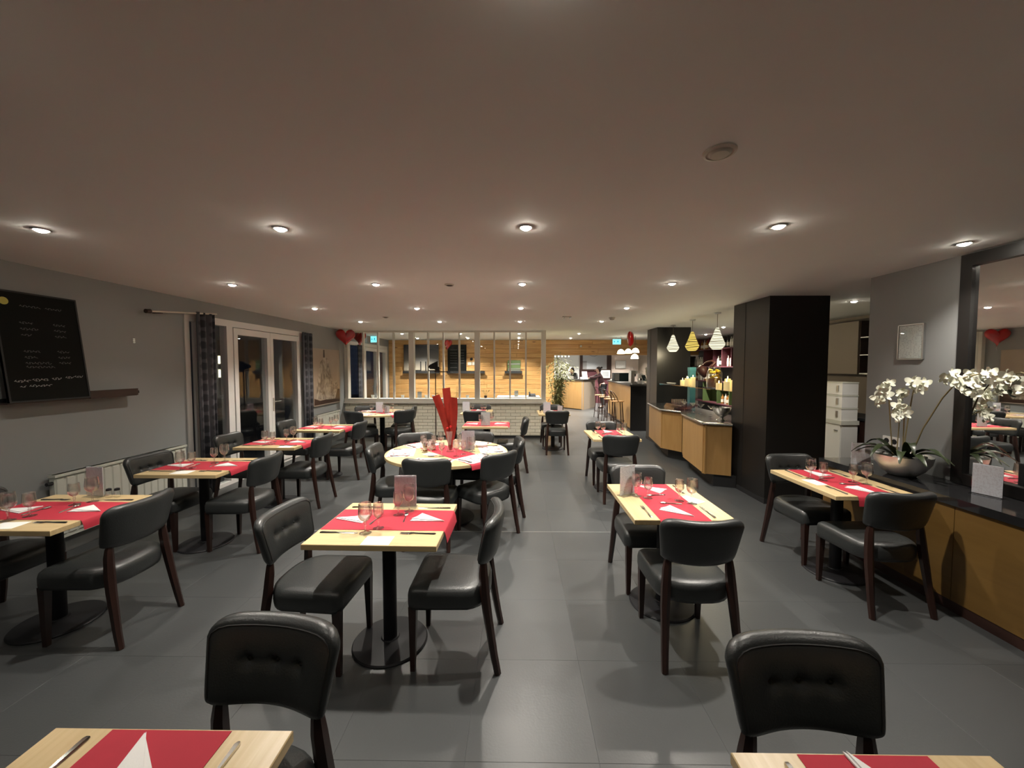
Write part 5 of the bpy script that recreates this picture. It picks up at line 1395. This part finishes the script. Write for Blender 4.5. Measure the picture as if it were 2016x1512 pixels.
MB().lathe([(.002, .002), (.03, 0), (.042, .085), (.038, .085), (.002, .01)], 14).obj('cup_body', 'white', t, True); MB().tube([(.04, 0, .065), (.062, 0, .055), (.058, 0, .03), (.036, 0, .025)], .005, 6).obj('cup_handle', 'white', t, True)

# ------------------------------------------------------------------ two people at the desk
def skin_obj(name, J, E_, mat, parent=None, root=None, sub=2):
    ids = {k: i for i, k in enumerate(J)}
    me = bpy.data.meshes.new(name)
    me.from_pydata([v[0] for v in J.values()], [(ids[a], ids[b]) for a, b in E_], [])
    me.materials.append(M[mat])
    o = link(name, me, parent)
    sk = o.modifiers.new('skin', 'SKIN'); sk.use_smooth_shade = True
    layer = me.skin_vertices[0].data if me.skin_vertices else None
    if layer is None:
        bpy.context.view_layer.objects.active = o; o.select_set(True); bpy.ops.mesh.customdata_skin_add(); layer = me.skin_vertices[0].data
    for k, v in J.items():
        r = v[1]; layer[ids[k]].radius = (r if isinstance(r, tuple) else (r, r)); layer[ids[k]].use_root = False
    layer[ids[root or list(J)[0]]].use_root = True
    sb = o.modifiers.new('sub', 'SUBSURF'); sb.levels = sub; sb.render_levels = sub
    return o
def hand(parent, wrist, d, upv=(0, 0, 1), s=1.0):
    """small relaxed hand: palm and five bent fingers"""
    d = Vector(d).normalized(); u = Vector(upv); r = d.cross(u).normalized(); u = r.cross(d).normalized(); w = Vector(wrist)
    J = {'p0': (w, .022), 'p1': (w + d*.05*s, (.034, .014))}; E_ = [('p0', 'p1')]
    o = skin_obj('palm', J, E_, 'skin', parent, 'p0', 1)
    for k, (off_, L) in enumerate(((-.026, .062), (-.009, .072), (.008, .068), (.024, .055))):
        b = w + d*.075*s + r*off_*s
        skin_obj('finger', {'a': (b, .0095), 'b': (b + d*L*.5 - u*.006, .009), 'c': (b + d*L*.9 - u*.022, .0075)}, [('a', 'b'), ('b', 'c')], 'skin', o, 'a', 1)
    b = w + d*.02*s - r*.03*s
    skin_obj('thumb', {'a': (b, .011), 'b': (b + d*.03 - r*.02, .0105), 'c': (b + d*.055 - r*.024 - u*.008, .009)}, [('a', 'b'), ('b', 'c')], 'skin', o, 'a', 1)
def face(parent, c, f, skin_h=.105):
    """eyes, ears on a head centred at c looking along f"""
    c = Vector(c); f = Vector(f).normalized(); r = f.cross(Vector((0, 0, 1))).normalized()
    for s in (-1, 1):
        MB().sphere(tuple(c + f*.082 + r*s*.032 + Vector((0, 0, .006))), .010, 8, 5).obj('eye', 'hair', parent, True)
        MB().sphere(tuple(c + r*s*.078 - f*.005), (.012, .022, .030), 8, 5).obj('ear', 'skin', parent, True)
    MB().tube([tuple(c + f*.075 + Vector((0, 0, .012))), tuple(c + f*.104 + Vector((0, 0, -.022))), tuple(c + f*.080 + Vector((0, 0, -.034)))], [.008, .014, .008], 8).obj('nose', 'skin', parent, True)
    MB().tube([tuple(c + f*.083 + r*s + Vector((0, 0, -.056))) for s in (-.024, 0, .024)], [.004, .007, .004], 6).obj('mouth', 'burgundy', parent, True)

# customer leaning on the desk's right side, looking towards the receptionist (to the left)
p = thing('person', 'person with dark tied hair in burgundy top leaning on the reception desk', 'person', (3.36, 15.62, 0), 0, 'people at reception')
fwd = Vector((-1, .12, 0))
J = {'pelvis': ((.10, 0, .90), (.125, .15)), 'waist': ((.06, 0, 1.04), (.10, .13)), 'chest': ((-.02, 0, 1.24), (.115, .16)), 'neck0': ((-.06, 0, 1.40), .055), 'neck': ((-.08, 0, 1.45), .048),
     'head0': ((-.10, .0, 1.50), (.075, .065)), 'head1': ((-.105, .0, 1.56), (.092, .075)), 'crown': ((-.09, .0, 1.62), (.080, .068)),
     'shL': ((-.03, -.17, 1.35), .060), 'elL': ((-.20, -.20, 1.255), .044), 'wrL': ((-.44, -.13, 1.225), .028), 'shR': ((-.03, .17, 1.35), .060), 'elR': ((-.20, .21, 1.255), .044), 'wrR': ((-.44, .13, 1.225), .028),
     'hipL': ((.11, -.09, .86), .10), 'knL': ((.06, -.10, .48), .062), 'anL': ((.10, -.10, .09), .042), 'toL': ((-.05, -.11, .04), .036),
     'hipR': ((.11, .09, .86), .10), 'knR': ((.10, .10, .48), .062), 'anR': ((.18, .10, .09), .042), 'toR': ((.03, .11, .04), .036)}
E0 = [('pelvis', 'waist'), ('waist', 'chest'), ('chest', 'neck0'), ('neck0', 'neck'), ('neck', 'head0'), ('head0', 'head1'), ('head1', 'crown'), ('chest', 'shL'), ('shL', 'elL'), ('elL', 'wrL'), ('chest', 'shR'), ('shR', 'elR'), ('elR', 'wrR'),
      ('pelvis', 'hipL'), ('hipL', 'knL'), ('knL', 'anL'), ('anL', 'toL'), ('pelvis', 'hipR'), ('hipR', 'knR'), ('knR', 'anR'), ('anR', 'toR')]
body = skin_obj('body', J, E0, 'skin', p, 'pelvis')
def fat(J, keys, g): return {k: (J[k][0], tuple(a+g for a in J[k][1]) if isinstance(J[k][1], tuple) else J[k][1]+g) for k in keys}
top = ['pelvis', 'waist', 'chest', 'neck0', 'shL', 'elL', 'wrL', 'shR', 'elR', 'wrR']
skin_obj('sweater', fat(J, top, .016), [e for e in E0 if e[0] in top and e[1] in top], 'burgundy', p, 'pelvis')
bot = ['pelvis', 'hipL', 'knL', 'anL', 'hipR', 'knR', 'anR']
skin_obj('trousers', fat(J, bot, .012), [e for e in E0 if e[0] in bot and e[1] in bot], 'darkcloth', p, 'pelvis')
for sfx in ('L', 'R'):
    a, b2 = Vector(J['an'+sfx][0]), Vector(J['to'+sfx][0])
    skin_obj('shoe', {'h': (tuple(a + Vector((.02, 0, -.04))), .05), 'm': (tuple((a+b2)/2 + Vector((0, 0, -.025))), .048), 't': (tuple(b2 + Vector((-.04, 0, 0))), .036)}, [('h', 'm'), ('m', 't')], 'darkcloth', p, 'h', 1)
hr = MB(); hr.sphere((-.055, .0, 1.60), (.100, .092, .090), 14, 9); hr.sphere((.06, 0, 1.645), (.045, .045, .045), 10, 6); hr.sphere((-.02, 0, 1.54), (.07, .085, .08), 12, 8)
hr.obj('hair', 'hair', p, True)
face(p, (-.105, 0, 1.555), fwd)
hand(p, (-.44, -.13, 1.225), (-1, .1, -.05)); hand(p, (-.44, .13, 1.225), (-1, -.1, -.05))

# receptionist behind the desk, head bent over papers
p = thing('person', 'person in dark top behind the reception desk looking down', 'person', (2.36, 16.30, 0), 0, 'people at reception')
J = {'pelvis': ((.05, .06, .92), (.12, .15)), 'waist': ((.03, .03, 1.06), (.10, .13)), 'chest': ((0, 0, 1.26), (.115, .16)), 'neck0': ((-.04, -.04, 1.41), .055), 'neck': ((-.06, -.06, 1.46), .048),
     'head0': ((-.10, -.10, 1.49), (.07, .07)), 'head1': ((-.10, -.09, 1.55), (.085, .08)), 'crown': ((-.07, -.07, 1.61), (.078, .072)),
     'shL': ((-.10, .13, 1.36), .058), 'elL': ((-.22, .02, 1.17), .044), 'wrL': ((-.20, -.22, 1.225), .028), 'shR': ((.12, -.12, 1.36), .058), 'elR': ((.13, -.30, 1.19), .044), 'wrR': ((-.06, -.36, 1.225), .028),
     'hipL': ((-.02, .12, .88), .10), 'knL': ((-.03, .12, .48), .062), 'anL': ((0, .15, .09), .042), 'toL': ((-.09, .06, .04), .036),
     'hipR': ((.12, -.01, .88), .10), 'knR': ((.11, -.03, .48), .062), 'anR': ((.14, 0, .09), .042), 'toR': ((.05, -.09, .04), .036)}
body = skin_obj('body', J, E0, 'skin', p, 'pelvis')
skin_obj('top', fat(J, top, .016), [e for e in E0 if e[0] in top and e[1] in top], 'darkcloth', p, 'pelvis')
skin_obj('trousers', fat(J, bot, .012), [e for e in E0 if e[0] in bot and e[1] in bot], 'darkcloth', p, 'pelvis')
for sfx in ('L', 'R'):
    a, b2 = Vector(J['an'+sfx][0]), Vector(J['to'+sfx][0])
    skin_obj('shoe', {'h': (tuple(a + Vector((.01, .01, -.04))), .05), 'm': (tuple((a+b2)/2 + Vector((0, 0, -.025))), .048), 't': (tuple(b2 + Vector((-.03, -.03, 0))), .036)}, [('h', 'm'), ('m', 't')], 'darkcloth', p, 'h', 1)
hr = MB(); hr.sphere((-.055, -.055, 1.595), (.10, .10, .085), 14, 9); hr.sphere((.0, .0, 1.52), (.07, .07, .09), 12, 8)
hr.obj('hair', 'hair', p, True)
face(p, (-.105, -.10, 1.53), (-1, -1, 0))
hand(p, (-.20, -.22, 1.225), (.2, -1, -.05)); hand(p, (-.06, -.36, 1.225), (-1, -.2, -.05))

# ------------------------------------------------------------------ bamboo in a black pot
t = thing('bamboo_plant', 'tall leafy bamboo in a black pot past the partition end', 'plant', (1.02, 9.75, 0))
MB().lathe([(.002, .0), (.11, 0), (.15, .02), (.155, .66), (.165, .70), (.15, .70), (.14, .64), (.002, .62)], 20).obj('pot', 'blackmat', t, True, 40)
MB().lathe([(.002, .635), (.14, .64)], 16).obj('soil', 'rust', t)
rl = random.Random(21); lf = MB()
for k in range(12):
    a = rl.uniform(0, 2*PI); r = rl.uniform(.03, .13)
    bx, by = r*math.cos(a), r*math.sin(a); tx, ty = bx*2.2 + rl.uniform(-.12, .16), by*2 + rl.uniform(-.1, .1); hgt = rl.uniform(1.55, 2.0)
    P = [(bx + (tx-bx)*u**1.6, by + (ty-by)*u**1.6, .63 + (hgt-.63)*u) for u in (0, .25, .5, .75, 1)]
    MB().tube(P, [.008, .008, .007, .005, .003], 6).obj('cane', 'cane', t, True)
    for q in range(150):
        u = rl.uniform(.10, 1.0)
        j = min(3, int(u*4)); w_ = u*4 - j
        c = Vector(P[j]).lerp(Vector(P[j+1]), w_)
        d = Vector((rl.uniform(-1, 1), rl.uniform(-1, 1), rl.uniform(-.9, .35))).normalized()
        tw = rl.uniform(.0, .17 if u < .55 else .30); c = c + Vector((d.x, d.y, d.z*.2))*tw
        Lh = rl.uniform(.08, .15); s = d.cross(Vector((0, 0, 1))).normalized()*rl.uniform(.009, .016)
        a0, a1 = c, c + d*Lh; mid = c + d*Lh*.4
        lf.add([a0, mid - s, a1, mid + s], [(0, 1, 2, 3)])
o = lf.obj('foliage', 'bamboo', t); o['kind'] = 'stuff'

# ------------------------------------------------------------------ room behind the partition
def wall_ledge(label, x0, x1):
    t = thing('picture_ledge', label, 'shelf', (x0, YPINE, 1.47), 0, 'black ledges on the pine wall')
    MB().box(0, x1-x0, -.11, -.006, 0, .014).obj('shelf_board', 'blackmat', t); MB().box(0, x1-x0, -.125, -.11, 0, .075).obj('front_lip', 'blackmat', t)
wall_ledge('black picture ledge under the dark photo on the pine wall', -3.62, -2.46)
wall_ledge('black picture ledge under the small chalkboard on the pine wall', -2.23, -1.02)
wall_ledge('short black ledge under the small green notice board', -.39, .165)
t = thing('dark_photo', 'dark photo print of tall bottles leaning on the pine wall', 'picture', (-3.595, YPINE-.075, 1.486))
def dphoto():
    m, nt, N, Lk, b = node_mat('moody_photo')
    tc = N.new('ShaderNodeTexCoord'); sp = N.new('ShaderNodeSeparateXYZ'); Lk.new(tc.outputs['Generated'], sp.inputs[0])
    cr = N.new('ShaderNodeValToRGB'); el = cr.color_ramp.elements
    el[0].position = .05; el[0].color = (.06, .045, .03, 1); el[1].position = .9; el[1].color = (.02, .022, .028, 1)
    e2 = el.new(.12); e2.color = (.38, .33, .26, 1); e3 = el.new(.45); e3.color = (.16, .15, .14, 1)
    Lk.new(sp.outputs['Z'], cr.inputs[0]); Lk.new(cr.outputs[0], b.inputs['Base Color']); b.inputs['Roughness'].default_value = .35
    return m
M['dphoto'] = dphoto()
MB().box(0, 1.11, 0, .02, 0, .89).obj('canvas', 'dphoto', t)
pr = MB()
for x in (.52, .68): pr.box(x, x+.035, -.002, 0, .06, .36)
pr.box(.82, .98, -.002, 0, .12, .24); pr.box(.3, .55, -.002, 0, .04, .09); pr.obj('printed_bottles', 'metalblack', t)
t = thing('small_chalkboard', 'small black menu chalkboard leaning on the pine wall', 'chalkboard', (-2.20, YPINE-.075, 1.486))
MB().box(0, .595, 0, .02, 0, .89).obj('board', 'chalk', t)
rw2 = random.Random(9)
for z in (.72, .62, .54, .46, .38, .30, .16):
    m_ = MB(); scribble(m_, rw2, (.08, -.0005, z), (1, 0, 0), (0, 0, 1), (0, -1, 0), .22, .03, .003); m_.obj('chalk_word', 'chalkdim', t)
    if z > .2: m_ = MB(); scribble(m_, rw2, (.40, -.0005, z), (1, 0, 0), (0, 0, 1), (0, -1, 0), .12, .03, .003); m_.obj('chalk_word', 'chalkdim', t)
t = thing('notice_board', 'small green and silver notice board on the short ledge', 'notice board', (-.30, YPINE-.075, 1.486))
MB().box(0, .41, 0, .02, 0, .40).obj('board', 'green', t); MB().box(.01, .40, -.004, 0, .26, .30).box(.01, .40, -.004, 0, .12, .15).obj('silver_strip', 'brushed', t); MB().box(.01, .40, -.003, 0, .01, .10).obj('lower_panel', 'brushed', t)
t = thing('light_switches', 'pair of pale light switches on the pine wall', 'switch', (-1.57, YPINE, 1.73))
for x in (0, .14): MB().box(x, x+.12, -.016, -.004, 0, .10).obj('switch_plate', 'cream', t)
tag(MB().lathe([(.045, 0), (.045, .02), (.03, .03), (.002, .031)], 16).obj('wall_thermostat', 'metalblack', smooth=True, loc=(-1.455, YPINE-.004, 1.923), rot=(PI/2, 0, 0)), 'small round black dial above the light switches', 'dial')
# things along the partition sill
cup = MB().lathe([(.002, .002), (.03, 0), (.042, .07), (.038, .07), (.028, .006), (.002, .006)], 14).mesh('sill_cup', 'white', True, 50)
for x, l in ((-3.50, 'by the leftmost panes'), (-2.77, 'left of the first thick post'), (-2.20, 'right of the first thick post'), (-2.02, 'second one right of the first thick post'), (-1.20, 'left of the middle thick post')):
    tag(link('sill_cup', cup, None, (x, YPART+.19, .925)), f'small white cup on the partition sill, {l}', 'cup', 'white cups on the sill')
menuS.place('menu_holder', 'menu holder on the partition sill right of the first thick post', 'menu holder', (-2.36, YPART+.19, .925), 0, 'clear menu holders')
menuS.place('menu_holder', 'menu holder seen through the right panes of the partition', 'menu holder', (-.02, YPART+.55, .93), .3, 'clear menu holders')
t = thing('buffet_table', 'low table with pale cloth behind the right panes of the partition', 'table', (-.05, YPART+.65, 0))
MB().box(-.45, .62, -.22, .35, .895, .93).obj('table_cloth', 'white', t)
for x, y in ((-.4, -.18), (.57, -.18), (-.4, .3), (.57, .3)): MB().tube([(x, y, 0), (x, y, .895)], .02, 8).obj('leg', 'metalblack', t, True)
t = thing('desk_telephone', 'black desk telephone behind the right panes of the partition', 'telephone', (.38, YPART+.60, .93))
MB().rings([[(-.1, -.09, 0), (.1, -.09, 0), (.1, .09, 0), (-.1, .09, 0)], [(-.09, -.07, .03), (.09, -.07, .03), (.08, .09, .07), (-.08, .09, .07)]]).obj('phone_base', 'metalblack', t)
MB().tube([(-.07, -.07, .06), (-.06, -.02, .10), (-.06, .04, .11), (-.07, .09, .09)], [.02, .014, .014, .02], 8).obj('handset', 'metalblack', t, True)
t = thing('dried_bouquet', 'small dried bouquet in a brown pot on the partition sill', 'plant', (-.76, YPART+.19, .925))
MB().lathe([(.002, 0), (.03, 0), (.04, .05), (.034, .06), (.002, .05)], 12).obj('pot', 'rust', t, True)
for k in range(9):
    a = k*.7; MB().tube([(0, 0, .05), (.05*math.cos(a), .02*math.sin(a), .13), (.10*math.cos(a), .03*math.sin(a), .19)], [.002, .002, .008], 5).obj('twig', 'cane', t, True)

# slim metal stand in front of the partition
t = thing('metal_stand', 'slim dark metal stand with an angular black head before the brick partition', 'stand', (-1.885, 8.86, 0))
MB().lathe([(.002, 0), (.13, 0), (.132, .006), (.02, .016), (.012, .03)], 24).obj('foot_plate', 'rust', t, True)
MB().tube([(0, 0, .015), (0, 0, 1.58)], .011, 8).obj('pole', 'rust', t, True)
MB().tube([(-.02, 0, 1.565), (.34, 0, 1.56)], .012, 6).obj('cross_arm', 'rust', t, True)
MB().prism([(-.15, -.04), (.10, -.05), (.10, .05), (-.15, .05)], 1.58, 1.60).obj('head_plate', 'metalblack', t)
MB().rings([[(-.16, -.05, 1.66), (.06, -.05, 1.60), (.06, .05, 1.60), (-.16, .05, 1.66)], [(-.13, -.05, 1.72), (.05, -.05, 1.81), (.05, .05, 1.81), (-.13, .05, 1.72)]]).obj('angular_head', 'metalblack', t)
MB().prism([(.0, -.04), (.09, -.03), (.09, .03), (.0, .04)], 1.60, 1.68).obj('head_neck', 'metalblack', t)
